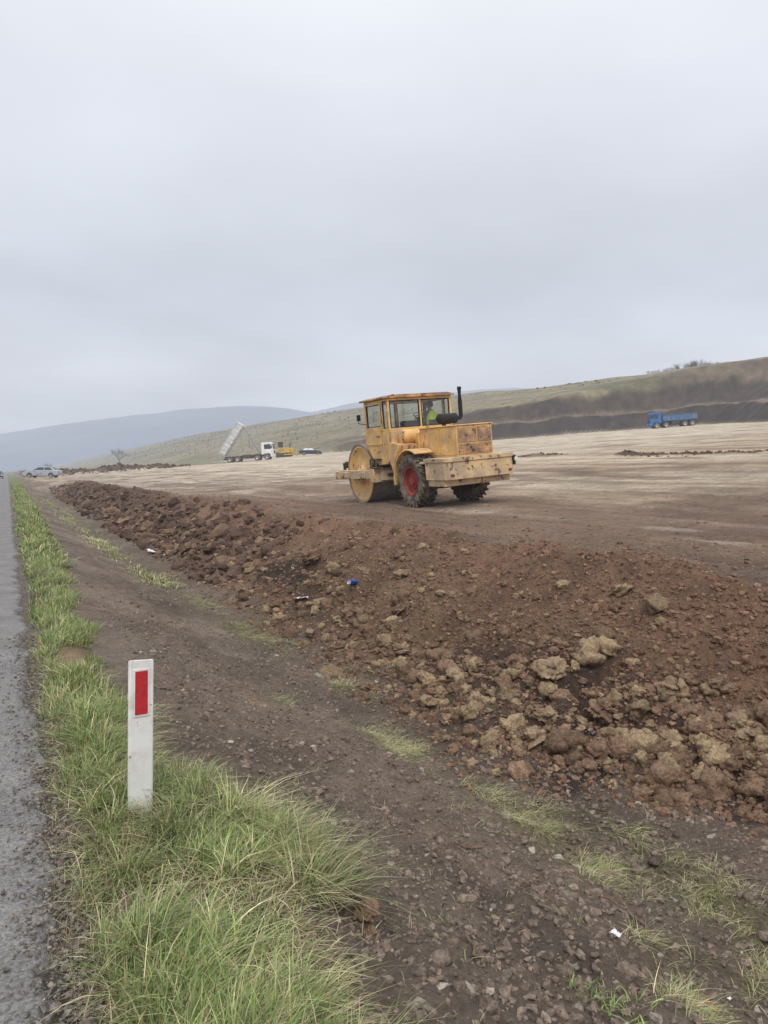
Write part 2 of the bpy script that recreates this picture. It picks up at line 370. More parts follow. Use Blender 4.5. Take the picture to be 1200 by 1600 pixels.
def cl(n,base_,v=.25,alt=None,pa=0):
    cc=np.tile(np.array(base_),(n,1))
    if alt is not None:
        k=rng.random(n)<pa;cc[k]=alt
    return cc*(1+rng.normal(0,v*.5,n).clip(-.5,.6))[:,None]
def logn(n,med,sg,lo,hi): return np.clip(med*np.exp(rng.normal(0,sg,n)),lo,hi)
def tdist(n,a,b,p=1.0):
    u=rng.random(n);return a*(b/a)**u
def bankpos(n,a,b,al,be_,t1=6.15,spill=.35):
    t_=tdist(n,a,b);lo=3.6+toeoff(t_)-spill*rng.random(n)**2;return lo+(t1-lo)*rng.beta(al,be_,n),t_
obs=[]
n=26000;s_,t_=bankpos(n,2.4,18,1.0,1.2,6.15,.8);obs.append(scatter("bank_crumbs",put(s_,t_),logn(n,.0115,.6,.005,.04),cl(n,(.178,.107,.070),.4,(.24,.165,.10),.12),1))
n=1900;s_,t_=bankpos(n,2.6,26,1.0,3.2,6.1,.5);obs.append(scatter("bank_clods",put(s_,t_),logn(n,.034,.6,.016,.12),cl(n,(.170,.110,.073),.3,(.26,.19,.115),.4),3,smooth=True,sink=.45))
n=2600;s_=3.45+2.6*rng.beta(1.2,1.8,n);t_=tdist(n,14,75);obs.append(scatter("far_bank_clods",put(s_,t_),logn(n,.06,.6,.03,.28),cl(n,(.10,.065,.048),.4,(.18,.12,.08),.18),2,sink=.5))
n=17000;s_=rng.uniform(.9,4.2,n);t_=tdist(n,1.5,10);obs.append(scatter("slope_crumbs",put(s_,t_),logn(n,.008,.6,.0035,.028),cl(n,(.182,.140,.110),.4,(.27,.235,.19),.04),1,sink=.45))
n=1300;s_=rng.uniform(1.0,4.0,n);t_=tdist(n,1.8,14);k=fbm(s_*1.4,t_*1.4,3,107)>-.05;s_=s_[k];t_=t_[k];n=len(s_);obs.append(scatter("slope_clods",put(s_,t_),logn(n,.018,.45,.01,.042),cl(n,(.178,.136,.106),.3,(.27,.24,.20),.04),2,smooth=True,sink=.5))
n=7000;s_=rng.normal(.20,.10,n).clip(-.05,.5);t_=tdist(n,1.3,8);P=put(s_,t_);P[:,2]=np.maximum(P[:,2],.022*(s_<.14));obs.append(scatter("shoulder_gravel",P,logn(n,.005,.5,.002,.013),cl(n,(.20,.175,.15),.4),1))
n=4200;s_=6.0+rng.exponential(1.5,n);t_=tdist(n,3,40);obs.append(scatter("platform_crumbs",put(s_,t_),logn(n,.014,.55,.006,.06),cl(n,(.20,.135,.092),.3),1))
n=1300;t_=rng.uniform(17,50,n);s_=30+2.0*vn(t_*.12,t_*0,5)+rng.normal(0,.5,n);k=vn(t_*.35,t_*0,6)>-.15;s_=s_[k];t_=t_[k];n=len(s_);obs.append(scatter("windrow_clods",put(s_,t_),logn(n,.045,.4,.02,.11),cl(n,(.13,.085,.06),.3),1))
n=600;s_=rng.uniform(6,28,n);t_=plat_end(s_)+rng.normal(0,3.5,n);obs.append(scatter("heap_clods",put(s_,t_),logn(n,.18,.4,.08,.4),cl(n,(.10,.068,.05),.3),1))
for o in obs:
    o["kind"]="stuff";o.data.materials.append(clodmat)
LARGE=[(3.36,6.9,.11,0),(3.05,7.55,.055,2),(3.78,4.75,.13,1),(4.2,4.3,.12,1),(4.5,4.05,.13,1),(4.78,3.78,.12,0),(5.0,3.8,.12,1),(4.35,4.6,.10,0),(4.0,4.85,.11,1),
 (5.15,4.1,.10,0),(4.6,4.5,.12,0),(3.6,5.05,.09,1),(4.3,5.2,.13,1),(4.85,4.35,.10,1),(4.05,5.6,.10,1),(4.2,6.2,.11,0),(4.4,8.2,.12,0),(4.7,9.9,.11,1),(4.55,11.6,.15,0),(4.0,7.4,.10,1),
 (4.9,5.2,.09,0),(4.1,9.0,.11,0),(4.3,14,.17,0),(4.1,16,.19,0),(4.0,18.5,.2,0),(3.8,20,.22,0),(4.2,22,.26,0),(4.1,25,.27,0),(3.8,27,.27,0),(4.2,30,.3,0),(4.0,34,.28,0),(3.7,23.5,.25,0),(3.6,31,.28,0),
 (2.9,4.4,.045,1),(1.75,3.35,.02,2),(2.3,3.05,.018,2),(2.0,4.4,.022,2),(3.7,6.1,.08,1),(3.5,5.6,.07,1),(1.30,2.72,.05,0),(1.22,2.5,.04,0)]
cm=[M("clod_brown",(.19,.122,.082),.95,.3,20,.9,30,dirt=(.23,.165,.10),damt=.35,dscale=9,spec=.15),M("clod_tan",(.30,.22,.14),.95,.3,20,.9,30,dirt=(.18,.115,.075),damt=.42,dscale=9,spec=.15),M("stone_grey",(.27,.25,.21),.9,.2,20,.5,40,spec=.2)]
V4,F4=ico(5)
for i,(a,b,r,k) in enumerate(LARGE):
    V=lump(V4,i+3,.62 if k<2 else .35)*np.array([1.,random.uniform(.65,.95),random.uniform(.55,.75)])*r
    o=npmesh("earth_clod" if k<2 else "stone",V,F4,True);o.data.materials.append(cm[k])
    o.location=(a,b,gz(a,b)+r*.08);o.rotation_euler=(random.uniform(-.3,.3),random.uniform(-.3,.3),random.uniform(0,6))
    o["label"]={0:"large brown lump of dug earth on the embankment foot",1:"yellowish tan lump of clay lying on the embankment foot",2:"small pale grey stone lying on the bare slope"}[k]
    o["category"]="lump of earth" if k<2 else "stone";o["group"]="lumps of earth along the embankment" if k<2 else "stones on the slope"
# ------------------------------------------------------------------ grass
def blades(name,P,hgt,wid,yaw,lean,colr,tipc=1.35,seg=3):
    n=len(P)
    ks=np.linspace(0,1,seg+1)
    dx,dy=np.cos(yaw),np.sin(yaw);px_,py_=-dy,dx
    rows=[]
    tw=rng.uniform(-.6,.6,n)
    for k in ks:
        out=hgt*lean*(k**1.7);up=hgt*(k-.42*np.minimum(lean,1.6)*k**2.2)
        w=wid*(1-k**1.6)*.5+wid*.02
        wx=px_*np.cos(tw)+dx*np.sin(tw)*.7;wy=py_*np.cos(tw)+dy*np.sin(tw)*.7
        cx=P[:,0]+dx*out;cy=P[:,1]+dy*out;cz=P[:,2]+up
        rows.append(np.stack([cx-wx*w,cy-wy*w,cz],1));rows.append(np.stack([cx+wx*w,cy+wy*w,cz],1))
    V=np.stack(rows,1);nv=V.shape[1]
    f=np.array([[2*i,2*i+1,2*i+3,2*i+2] for i in range(seg)])
    FF=(f[None]+np.arange(n)[:,None,None]*nv).reshape(-1,4)
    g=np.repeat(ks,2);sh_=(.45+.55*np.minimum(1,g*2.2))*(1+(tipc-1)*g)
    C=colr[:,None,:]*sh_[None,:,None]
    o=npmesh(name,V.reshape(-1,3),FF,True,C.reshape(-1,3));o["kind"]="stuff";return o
def grassmat():
    m=newmat("grass_blades");nt=m.node_tree;N=nt.nodes;K=nt.links
    a=N.new('ShaderNodeAttribute');a.attribute_name='Col'
    b=N.new('ShaderNodeBsdfPrincipled');b.inputs['Roughness'].default_value=.5;b.inputs['Specular IOR Level'].default_value=.35;K.new(a.outputs['Color'],b.inputs['Base Color'])
    tr=N.new('ShaderNodeBsdfTranslucent');K.new(a.outputs['Color'],tr.inputs[0])
    mx=N.new('ShaderNodeMixShader');mx.inputs[0].default_value=.25;K.new(b.outputs[0],mx.inputs[1]);K.new(tr.outputs[0],mx.inputs[2])
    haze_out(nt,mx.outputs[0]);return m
GM=grassmat()
G=np.array([(.20,.275,.085),(.27,.335,.12),(.135,.195,.065),(.38,.38,.17),(.55,.47,.29),(.28,.215,.135)])
def gcol(n,p):
    k=rng.choice(len(G),n,p=p);return G[k]*(1+rng.normal(0,.22,n).clip(-.5,.5))[:,None]
def tufts(ns,nt2,per,spread,hm,wm,p,leanm=.7,bias=(0.15,-.12)):
    m=len(ns);S_=np.repeat(ns,per);T_=np.repeat(nt2,per);n=len(S_)
    yaw=rng.uniform(0,6.283,n);r=spread*np.sqrt(rng.random(n))
    S2=S_+np.cos(yaw)*r;T2=T_+np.sin(yaw)*r
    fa=fbm(S_*1.3,T_*1.1,2,90)*4
    vx=np.cos(yaw)*.8+rng.normal(0,.6,n)+bias[0]+.4*np.cos(fa);vy=np.sin(yaw)*.8+rng.normal(0,.6,n)+bias[1]+.4*np.sin(fa)
    y2=np.arctan2(vy,vx)
    th=np.repeat(rng.uniform(.45,1.5,m),per)
    h=hm*th*rng.uniform(.35,1.2,n);ln=np.clip(rng.normal(leanm,.45,n),.05,1.9)
    tc_=np.repeat(1+rng.normal(0,.24,m).clip(-.5,.5),per)
    return put(S2,T2)-np.array([0,0,.01]),h,wm*rng.uniform(.5,1.4,n),y2,ln,gcol(n,p)*tc_[:,None]
def verge_pts(n,a,b,lo=.29,pad=0.,th=-.24):
    t_=tdist(n,a,b);bd=bound(t_);s_=lo+.06*vn(t_*3,t_*0,77)+rng.random(n)*(bd+.14*vn(t_*2.6,t_*0,76)-lo+pad)
    keep=((s_-.48)/.16)**2+((t_-6.7)/.42)**2>1
    keep&=(fbm(s_*3.2,t_*2.6,3,78)>th)
    return s_[keep],t_[keep]
allg=[]
a,b=verge_pts(1100,1.35,5.2);allg.append(("grass_near",tufts(a,b,34,.055,.14,.0046,[.27,.23,.18,.14,.13,.05],.85)))
a,b=verge_pts(1100,1.35,5.2,.27,.16,-.6);allg.append(("dead_grass_mat",tufts(a,b,14,.08,.085,.0035,[.03,.05,.04,.20,.46,.22],1.6)))
a,b=verge_pts(1200,4.6,14);allg.append(("grass_middle",tufts(a,b,20,.08,.105,.007,[.27,.24,.15,.16,.13,.05])))
a,b=verge_pts(2200,13,90,.36);allg.append(("grass_distant",tufts(a,b,10,.2,.13,.025,[.26,.28,.12,.2,.11,.03])))
ts=np.array([1.06,1.12,.99,1.10,1.16,.94,1.11,1.02,.88,1.12]);tt=np.array([3.0,3.1,3.15,2.85,2.95,3.3,3.25,2.7,3.4,2.75])
allg.append(("grass_tussock",tufts(ts,tt,190,.09,.20,.0045,[.13,.15,.12,.2,.30,.10],1.05,(.3,-.25))))
n=900;a=rng.normal(.28,.07,n);b=tdist(n,1.3,8);allg.append(("dry_weeds",tufts(a,b,9,.04,.085,.0028,[0,0,.03,.07,.35,.55],.9,(0,0))))
n=520;a=rng.uniform(.9,3.9,n);b=tdist(n,1.6,12);k=fbm(a*1.1,b*.9,3,79)>-.05;allg.append(("slope_sprouts",tufts(a[k],b[k],7,.04,.05,.0032,[.12,.12,.08,.2,.30,.18],1.0,(0,0))))
PS=[];PT=[]
for (a0,b0,ra,rb,w) in PATCH:
    n=int(340*w*min(1.6,max(.35,ra*rb*11)));PS.append(rng.normal(a0,ra*.62,n));PT.append(rng.normal(b0,rb*.62,n))
PS=np.concatenate(PS);PT=np.concatenate(PT);k=(PT<14);k2=fbm(PS*4,PT*4,3,83)>-.08;k3=rng.random(len(PS))<.5
allg.append(("ditch_straw",tufts(PS[k&k2],PT[k&k2],7,.05,.08,.003,[.07,.15,.02,.36,.35,.05],1.6,(.5,-.6))))
allg.append(("ditch_straw_distant",tufts(PS[(~k)&k3],PT[(~k)&k3],8,.25,.12,.018,[.1,.2,.02,.38,.26,.04],1.1,(0,0))))
a=np.array([2.05,2.12,2.0,2.1,1.95]);b=np.array([2.12,2.05,2.05,2.2,2.15]);allg.append(("green_weeds",tufts(a,b,26,.06,.05,.008,[.4,.4,.2,0,0,0],1.2,(0,0))))
for nm,d in allg:
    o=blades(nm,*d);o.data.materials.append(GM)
# ------------------------------------------------------------------ part builder
class PB:
    def __init__(s): s.bm=bmesh.new()
    def _x(s,vs,mat):
        if mat is not None: bmesh.ops.transform(s.bm,matrix=mat,verts=vs)
        return s
    def box(s,x0,x1,y0,y1,z0,z1,mat=None,taper=None):
        r=bmesh.ops.create_cube(s.bm,size=1);vs=r['verts']
        for v in vs:
            top=v.co.z>0
            v.co=Vector(((x0+x1)/2+v.co.x*(x1-x0),(y0+y1)/2+v.co.y*(y1-y0),(z0+z1)/2+v.co.z*(z1-z0)))
            if taper and top:
                v.co.x=(x0+x1)/2+(v.co.x-(x0+x1)/2)*taper[0];v.co.y=(y0+y1)/2+(v.co.y-(y0+y1)/2)*taper[1]
        return s._x(vs,mat)
    def cyl(s,p0,p1,r,r2=None,seg=20):
        p0=Vector(p0);p1=Vector(p1);d=p1-p0
        res=bmesh.ops.create_cone(s.bm,cap_ends=True,segments=seg,radius1=r,radius2=r if r2 is None else r2,depth=d.length)
        mt=Matrix.Translation((p0+p1)/2)@d.to_track_quat('Z','Y').to_matrix().to_4x4()
        return s._x(res['verts'],mt)
    def prism(s,pts,axis,lo,hi,mat=None):
        vs=[]
        for c0 in (lo,hi):
            row=[]
            for (p,q) in pts:
                co={'X':(c0,p,q),'Y':(p,c0,q),'Z':(p,q,c0)}[axis];row.append(s.bm.verts.new(co))
            vs.append(row)
        n=len(pts)
        s.bm.faces.new(vs[0]);s.bm.faces.new(vs[1][::-1])
        for i in range(n): s.bm.faces.new((vs[0][i],vs[0][(i+1)%n],vs[1][(i+1)%n],vs[1][i]))
        return s._x(vs[0]+vs[1],mat)
    def lathe(s,prof,seg=48,center=(0,0,0),axis='X',closed=False):
        rings=[]
        for (x,r) in prof:
            ring=[]
            for i in range(seg):
                a=2*math.pi*i/seg;u,v=r*math.cos(a),r*math.sin(a)
                co=(x,u,v) if axis=='X' else (u,x,v) if axis=='Y' else (u,v,x)
                ring.append(s.bm.verts.new(Vector(co)+Vector(center)))
            rings.append(ring)
        m=len(rings)
        for j in range(m if closed else m-1):
            A,B=rings[j],rings[(j+1)%m]
            for i in range(seg): s.bm.faces.new((A[i],A[(i+1)%seg],B[(i+1)%seg],B[i]))
        return s
    def tube(s,path,r,seg=8):
        rings=[];P=[Vector(p) for p in path]
        for j,p in enumerate(P):
            d=(P[min(j+1,len(P)-1)]-P[max(j-1,0)]).normalized();q=d.to_track_quat('Z','Y')
            rr=r[j] if isinstance(r,(list,tuple)) else r
            rings.append([s.bm.verts.new(p+q@Vector((rr*math.cos(2*math.pi*i/seg),rr*math.sin(2*math.pi*i/seg),0))) for i in range(seg)])
        for j in range(len(rings)-1):
            for i in range(seg): s.bm.faces.new((rings[j][i],rings[j][(i+1)%seg],rings[j+1][(i+1)%seg],rings[j+1][i]))
        s.bm.faces.new(rings[0][::-1]);s.bm.faces.new(rings[-1]);return s
    def done(s,name,mat,parent=None,bevel=0,loc=None,rot=None,smooth=True,label=None,segs=2):
        bmesh.ops.recalc_face_normals(s.bm,faces=s.bm.faces)
        me=bpy.data.meshes.new(name);s.bm.to_mesh(me);s.bm.free()
        if smooth:
            me.shade_smooth()
            try: me.set_sharp_from_angle(angle=R(35))
            except Exception: pass
        ob=bpy.data.objects.new(name,me);COL.objects.link(ob)
        me.materials.append(mat)
        if parent: ob.parent=parent
        if loc: ob.location=loc
        if rot: ob.rotation_euler=rot
        if bevel:
            b=ob.modifiers.new("bevel",'BEVEL');b.width=bevel;b.segments=segs;b.limit_method='ANGLE';b.angle_limit=R(40)
        if label: ob["label"]=label
        return ob
def empty(name,loc,rot,label,cat,group=None):
    e=bpy.data.objects.new(name,None);COL.objects.link(e);e.location=loc;e.rotation_euler=rot
    e.empty_display_size=.3
    e["label"]=label;e["category"]=cat
    if group:e["group"]=group
    return e
def tree_copy(ob,parent=None,loc=None,rot=None):
    c_=ob.copy();COL.objects.link(c_)
    if parent is not None: c_.parent=parent
    if loc is not None: c_.location=loc
    if rot is not None: c_.rotation_euler=rot
    for ch in ob.children: tree_copy(ch,c_)
    return c_
paint=M("worn_orange_paint",(.78,.48,.18),.6,.12,2.5,.10,14,dirt=(.55,.37,.20),damt=.42,dscale=2.2,chips=((.17,.09,.055),.20,5.5))
paint_r=M("rusty_orange_paint",(.60,.37,.17),.75,.2,3,.15,14,dirt=(.29,.18,.12),damt=.52,dscale=3.2,chips=((.12,.065,.04),.33,6))
paint_p=M("faded_dusty_paint",(.70,.50,.27),.75,.12,2,.12,14,dirt=(.46,.35,.24),damt=.52,dscale=2.5,chips=((.18,.10,.065),.30,6))
steel=M("drum_steel",(.30,.275,.25),.55,.2,3,.15,10,metal=.2,dirt=(.22,.16,.12),damt=.45,dscale=2.5)
dark=M("dark_steel",(.045,.040,.038),.7,.25,5,.2,20,dirt=(.16,.12,.09),damt=.4,dscale=4)
black=M("black_exhaust",(.018,.018,.02),.55,.2,6,.15,20)
rubber=M("dusty_rubber",(.065,.056,.050),.9,.25,6,.3,25,dirt=(.22,.17,.125),damt=.5,dscale=5)
red=M("red_rim_paint",(.34,.042,.035),.7,.2,5,.15,20,dirt=(.20,.09,.07),damt=.42,dscale=6)
rubberseal=M("rubber_seal",(.03,.03,.03),.8,.1,10,0)
seatm=M("seat_vinyl",(.03,.03,.032),.7,.1,8,.1)
lampw=M("lamp_lens",(.75,.74,.70),.25,.05,10,0,spec=.6)
lampr=M("red_lens",(.22,.04,.03),.4,.05,10,0,spec=.5)
white=M("white_cab_paint",(.78,.78,.76),.5,.06,2,.03,10,dirt=(.50,.46,.40),damt=.25,dscale=1.5)
greybed=M("grey_bed_steel",(.62,.62,.605),.6,.08,1.5,.06,8,dirt=(.45,.40,.35),damt=.30,dscale=1.2,L=900)
blue=M("blue_cab_paint",(.04,.15,.38),.5,.1,2,.05,10,dirt=(.16,.14,.14),damt=.25,dscale=1.2)
bluebed=M("blue_bed_paint",(.08,.17,.33),.6,.12,1.5,.08,8,dirt=(.24,.23,.23),damt=.36,dscale=1.2)
yellow=M("yellow_machine_paint",(.66,.42,.07),.6,.1,2,.05,10,dirt=(.30,.2,.1),damt=.35,dscale=1.5)
wglass=M("dark_window_glass",(.035,.045,.055),.12,.1,2,0,spec=.7)
silver=M("silver_car_paint",(.44,.48,.52),.35,.05,2,0,metal=.3,dirt=(.25,.22,.2),damt=.2,dscale=1)
darkcar=M("dark_green_car_paint",(.05,.065,.07),.3,.05,2,0,metal=.3)
rimm=M("wheel_rim_metal",(.35,.35,.36),.4,.1,8,0,metal=.6)
def cabglass():
    m=newmat("cab_glass");nt=m.node_tree;N=nt.nodes;K=nt.links
    tr=N.new('ShaderNodeBsdfTransparent');tr.inputs[0].default_value=(.95,.97,.965,1)
    gl=N.new('ShaderNodeBsdfGlossy');gl.inputs[1].default_value=.05
    di=N.new('ShaderNodeBsdfDiffuse');di.inputs[0].default_value=(.55,.52,.47,1)
    tc=N.new('ShaderNodeTexCoord');n=N.new('ShaderNodeTexNoise');n.inputs['Scale'].default_value=3;n.inputs['Detail'].default_value=6;K.new(tc.outputs['Object'],n.inputs[0])
    r=N.new('ShaderNodeMapRange');r.inputs[1].default_value=.35;r.inputs[2].default_value=.8;r.inputs[3].default_value=.01;r.inputs[4].default_value=.08;K.new(n.outputs['Fac'],r.inputs[0])
    m1=N.new('ShaderNodeMixShader');K.new(r.outputs[0],m1.inputs[0]);K.new(tr.outputs[0],m1.inputs[1]);K.new(di.outputs[0],m1.inputs[2])
    m2=N.new('ShaderNodeMixShader');m2.inputs[0].default_value=.04;K.new(m1.outputs[0],m2.inputs[1]);K.new(gl.outputs[0],m2.inputs[2])
    o=N.new('ShaderNodeOutputMaterial');K.new(m2.outputs[0],o.inputs[0]);return m
CG=cabglass()
# ------------------------------------------------------------------ ROAD ROLLER
RS,RT=10.4,16.8
TILT=-math.atan(SL)
RZ=.6+SL*(RS-9)-.02
rol=empty("road_roller",(RS,RT,RZ),(0,TILT,0),"worn orange and rusty road roller driving over the levelled earth","road roller")
DR=.88
p=PB();p.lathe([(-.88,DR-.09),(-.95,DR-.065),(-.97,DR-.005),(-.90,DR),(.90,DR),(.97,DR-.005),(.95,DR-.065),(.88,DR-.09)],80)
drum=p.done("drum",steel,rol,loc=(0,3.10,DR+.003))
for sx in (-1,1):
    p=PB();p.lathe([(sx*.80,.02),(sx*.80,.30),(sx*.83,.55),(sx*.86,.74),(sx*.95,DR-.055),(sx*.958,DR-.10),(sx*.90,.70),(sx*.87,.30),(sx*.90,.24),(sx*.97,.22),(sx*1.0,.16),(sx*1.0,.01)],56)
    for i in range(10):
        a=2*math.pi*i/10;p.cyl((sx*.96,.19*math.cos(a),.19*math.sin(a)),(sx*1.0,.19*math.cos(a),.19*math.sin(a)),.018,seg=6)
    p.done("drum_side_plate",paint,drum)
p=PB()
for sx in (-1,1):
    x0,x1=sorted((sx*1.03,sx*1.22))
    p.prism([(1.95,.76),(2.0,1.0),(4.0,1.0),(4.25,.92),(4.25,.72)],'X',x0,x1)
    x0,x1=sorted((sx*1.221,sx*1.25));p.box(x0,x1,2.25,2.6,.78,.95);p.box(x0,x1,3.3,3.95,.78,.95)
    x0,x1=sorted((sx*1.0,sx*1.10));p.prism([(2.78,.755),(3.38,.755),(3.25,.60),(2.91,.60)],'X',x0,x1)
p.box(-1.22,1.22,4.255,4.40,.72,.97)
p.box(-1.22,1.22,1.70,1.945,.66,1.04)
p.prism([(-1.02,1.69),(-.55,1.35),(.55,1.35),(1.02,1.69)],'Z',.70,.98)
p.done("drum_frame",paint_p,rol,.015)
for y in (2.09,4.07):
    p=PB();p.box(-1.0,1.0,y,y+.03,1.05,1.26)
    for sx in (-1,1):
        x0,x1=sorted((sx*.98,sx*1.06));p.box(x0,x1,y-.02,y+.05,1.0,1.22)
    p.done("drum_scraper",dark,rol,.005)
p=PB();p.box(-.42,.42,-1.2,1.1,.62,1.14);p.cyl((0,1.22,.5),(0,1.22,1.15),.2);p.box(-.25,.25,1.05,1.4,.6,.75);p.cyl((-.6,0,.7),(.6,0,.7),.17);p.box(-.3,.3,-.35,.35,.45,.9);p.cyl((.6,1.0,.85),(.85,1.75,.85),.05);p.cyl((-.6,1.0,.85),(-.85,1.69,.85),.05)
p.done("chassis",dark,rol,.012)
def big_wheel():
    w=bpy.data.objects.new("rear_wheel",None);COL.objects.link(w);w.empty_display_size=.2
    p=PB();hw=.235
    prof=[(-.15,.36),(-.20,.40),(-hw,.50),(-hw,.585),(-.20,.635),(-.12,.655),(0,.662),(.12,.655),(.20,.635),(hw,.585),(hw,.50),(.20,.40),(.15,.36)]
    p.lathe(prof,64)
    for i in range(24):
        for sd in (-1,1):
            a=2*math.pi*(i+(.5 if sd>0 else 0))/24
            m=Matrix.Rotation(a,4,'X')@Matrix.Translation((sd*.115,0,.665))@Matrix.Rotation(sd*R(38),4,'Z')
            p.box(-.14,.14,-.026,.026,-.03,.03,m)
            m2=Matrix.Rotation(a-.145,4,'X')@Matrix.Translation((sd*.214,0,.625))
            p.box(-.018,.022,-.03,.03,-.05,.035,m2)
    p.done("tyre",rubber,w,.006)
    p=PB();p.lathe([(-.16,.375),(-.205,.385),(-.205,.36),(-.15,.345),(-.10,.33),(-.08,.22),(-.13,.19),(-.13,.12),(-.18,.11),(-.19,.001)],48)
    p.lathe([(.16,.375),(.205,.385),(.205,.36),(.1,.33),(.0,.2),(0,.001)],48)
    for i in range(8):
        a=2*math.pi*i/8;p.cyl((-.09,.155*math.cos(a),.155*math.sin(a)),(-.155,.155*math.cos(a),.155*math.sin(a)),.016,seg=6)
    for i in range(6):
        a=2*math.pi*(i+.5)/6;p.cyl((-.085,.275*math.cos(a),.275*math.sin(a)),(-.102,.275*math.cos(a),.275*math.sin(a)),.035,seg=12)
    p.done("rim",red,w)
    return w
w=big_wheel();w.parent=rol;w.location=(-.80,0,.70)
w2=tree_copy(w,rol,(.80,0,.70),(0,0,math.pi))
def fender(sx):
    p=PB();xs=sorted((sx*1.06,sx*.50));ang=[R(a) for a in range(-8,172,8)]
    o_=[(.84*math.cos(a),.70+.84*math.sin(a)) for a in ang];i_=[(.80*math.cos(a),.70+.80*math.sin(a)) for a in ang]
    o_=[q for q in o_ if q[0]>-.42];i_=[q for q in i_ if q[0]>-.40]
    k=min(len(o_),len(i_));p.prism(o_[:k]+i_[:k][::-1],'X',xs[0],xs[1])
    p.prism([(.845,.95),(1.05,1.3),(1.0,1.75),(.45,1.68),(.50,1.50),(.72,1.25)],'X',*sorted((sx*1.045,sx*.55)))
    p.done("fender",paint,rol,.012)
fender(-1);fender(1)
p=PB();p.prism([(.86,1.42),(1.2,1.16),(1.75,1.12),(2.15,1.36),(2.5,1.76),(2.5,2.06),(.86,2.06)],'X',-1.0,1.0)
p.done("cab_base",paint,rol,.02)
p=PB();p.box(-1.22,-1.0,1.55,1.95,1.06,1.09);p.box(-1.2,-1.17,1.56,1.59,1.09,1.3);p.box(-1.2,-1.17,1.91,1.94,1.09,1.3);p.box(-1.2,-1.0,1.55,1.95,1.29,1.32)
p.done("step",dark,rol,.004)
cab=PB();X0,X1,Y0,Y1,Z0,Z1=-1.0,1.04,.98,2.46,2.06,2.94;w_=.06
for (x,y) in ((X0,Y0),(X1-w_,Y0),(X0,Y1-w_),(X1-w_,Y1-w_)):
    cab.box(x,x+w_,y,y+w_,Z0,Z1)
cab.box(.0,.05,Y0+.002,Y0+w_-.002,Z0,Z1);cab.box(.0,.05,Y1-w_+.002,Y1-.002,Z0,Z1)
cab.box(X0+.002,X0+w_-.002,1.33,1.39,Z0,Z1);cab.box(X1-w_+.002,X1-.002,1.33,1.39,Z0,Z1)
for (za,zb) in ((2.88,2.94),(2.061,2.13)):
    cab.box(X0+w_,X1-w_,Y0+.004,Y0+w_-.004,za,zb);cab.box(X0+w_,X1-w_,Y1-w_+.004,Y1-.004,za,zb)
    cab.box(X0+.004,X0+w_-.004,Y0+w_,Y1-w_,za,zb);cab.box(X1-w_+.004,X1-.004,Y0+w_,Y1-w_,za,zb)
cabo=cab.done("cab",paint,rol,.012)
p=PB();p.prism([(-1.07,2.945),(1.11,2.945),(1.11,2.99),(.9,3.04),(-.86,3.04),(-1.07,2.99)],'Y',.90,2.60)
p.box(-.7,-.4,1.3,1.6,3.041,3.06)
p.done("roof",paint_r,cabo,.015)
def window(axis,c_,a0,a1,b0,b1):
    p=PB()
    if axis=='Y': p.box(a0,a1,c_-.004,c_+.004,b0,b1)
    else: p.box(c_-.004,c_+.004,a0,a1,b0,b1)
    g=p.done("window",CG,cabo)
    q=PB();e=.022
    for (u0,u1,v0,v1) in ((a0,a1,b0,b0+e),(a0,a1,b1-e,b1),(a0,a0+e,b0+e,b1-e),(a1-e,a1,b0+e,b1-e)):
        if axis=='Y': q.box(u0,u1,c_-.02,c_+.02,v0,v1)
        else: q.box(c_-.02,c_+.02,u0,u1,v0,v1)
    q.done("window_seal",rubberseal,g)
window('Y',Y0+.03,-.93,-.005,2.135,2.875);window('Y',Y0+.03,.055,.975,2.135,2.875)
window('Y',Y1-.03,-.93,-.005,2.135,2.875);window('Y',Y1-.03,.055,.975,2.135,2.875)
window('X',X0+.03,1.05,1.325,2.135,2.875);window('X',X1-.03,1.05,1.325,2.135,2.875);window('X',X1-.03,1.395,2.39,2.135,2.875)
window('X',X0+.03,1.46,2.33,2.2,2.82)
p=PB();p.box(-1.016,-1.002,1.40,1.455,2.08,2.88);p.box(-1.016,-1.002,2.335,2.39,2.08,2.88);p.box(-1.016,-1.002,1.455,2.335,2.825,2.88);p.box(-1.016,-1.002,1.455,2.335,2.08,2.195);p.box(-1.028,-1.013,1.43,2.36,1.70,2.075)
door=p.done("door",paint,rol,.005)
p=PB();p.tube([(-1.03,1.5,1.93),(-1.07,1.5,1.93),(-1.07,1.64,1.93),(-1.03,1.64,1.93)],.012);p.done("handle",black,door)
p=PB();p.box(.48,.95,1.35,1.8,2.061,2.12);p.box(.48,.95,1.30,1.38,2.12,2.30);p.done("seat",seatm,rol,.03)
p=PB();p.lathe([(-.012,.19),(0,.20),(.012,.19),(0,.18)],28,axis='Z',closed=True);p.box(-.185,.185,-.015,.015,-.006,.006);p.cyl((0,0,-.005),(0,.12,-.38),.025)
p.done("steering_wheel",black,rol,loc=(.60,2.05,2.46),rot=(R(28),0,0))
p=PB();p.box(.1,.95,2.2,2.38,2.065,2.34);p.done("dashboard",dark,rol,.02)
p=PB();p.box(-.46,.60,-1.50,.30,1.20,2.03);p.box(-.50,.64,.301,.85,1.2,1.95);p.box(-.49,.63,-1.53,.32,2.031,2.06)
hood=p.done("engine_hood",paint,rol,.02)
p=PB();p.box(-.476,-.461,-1.42,-.75,1.32,1.98);p.box(-.476,-.461,-.70,.0,1.32,1.98);p.done("hood_side_panel",paint,hood,.006)
p=PB();p.box(-.42,.12,-1.518,-1.502,1.62,1.99);p.box(.16,.56,-1.518,-1.502,1.62,1.99);p.box(-.42,.56,-1.522,-1.502,1.33,1.58)
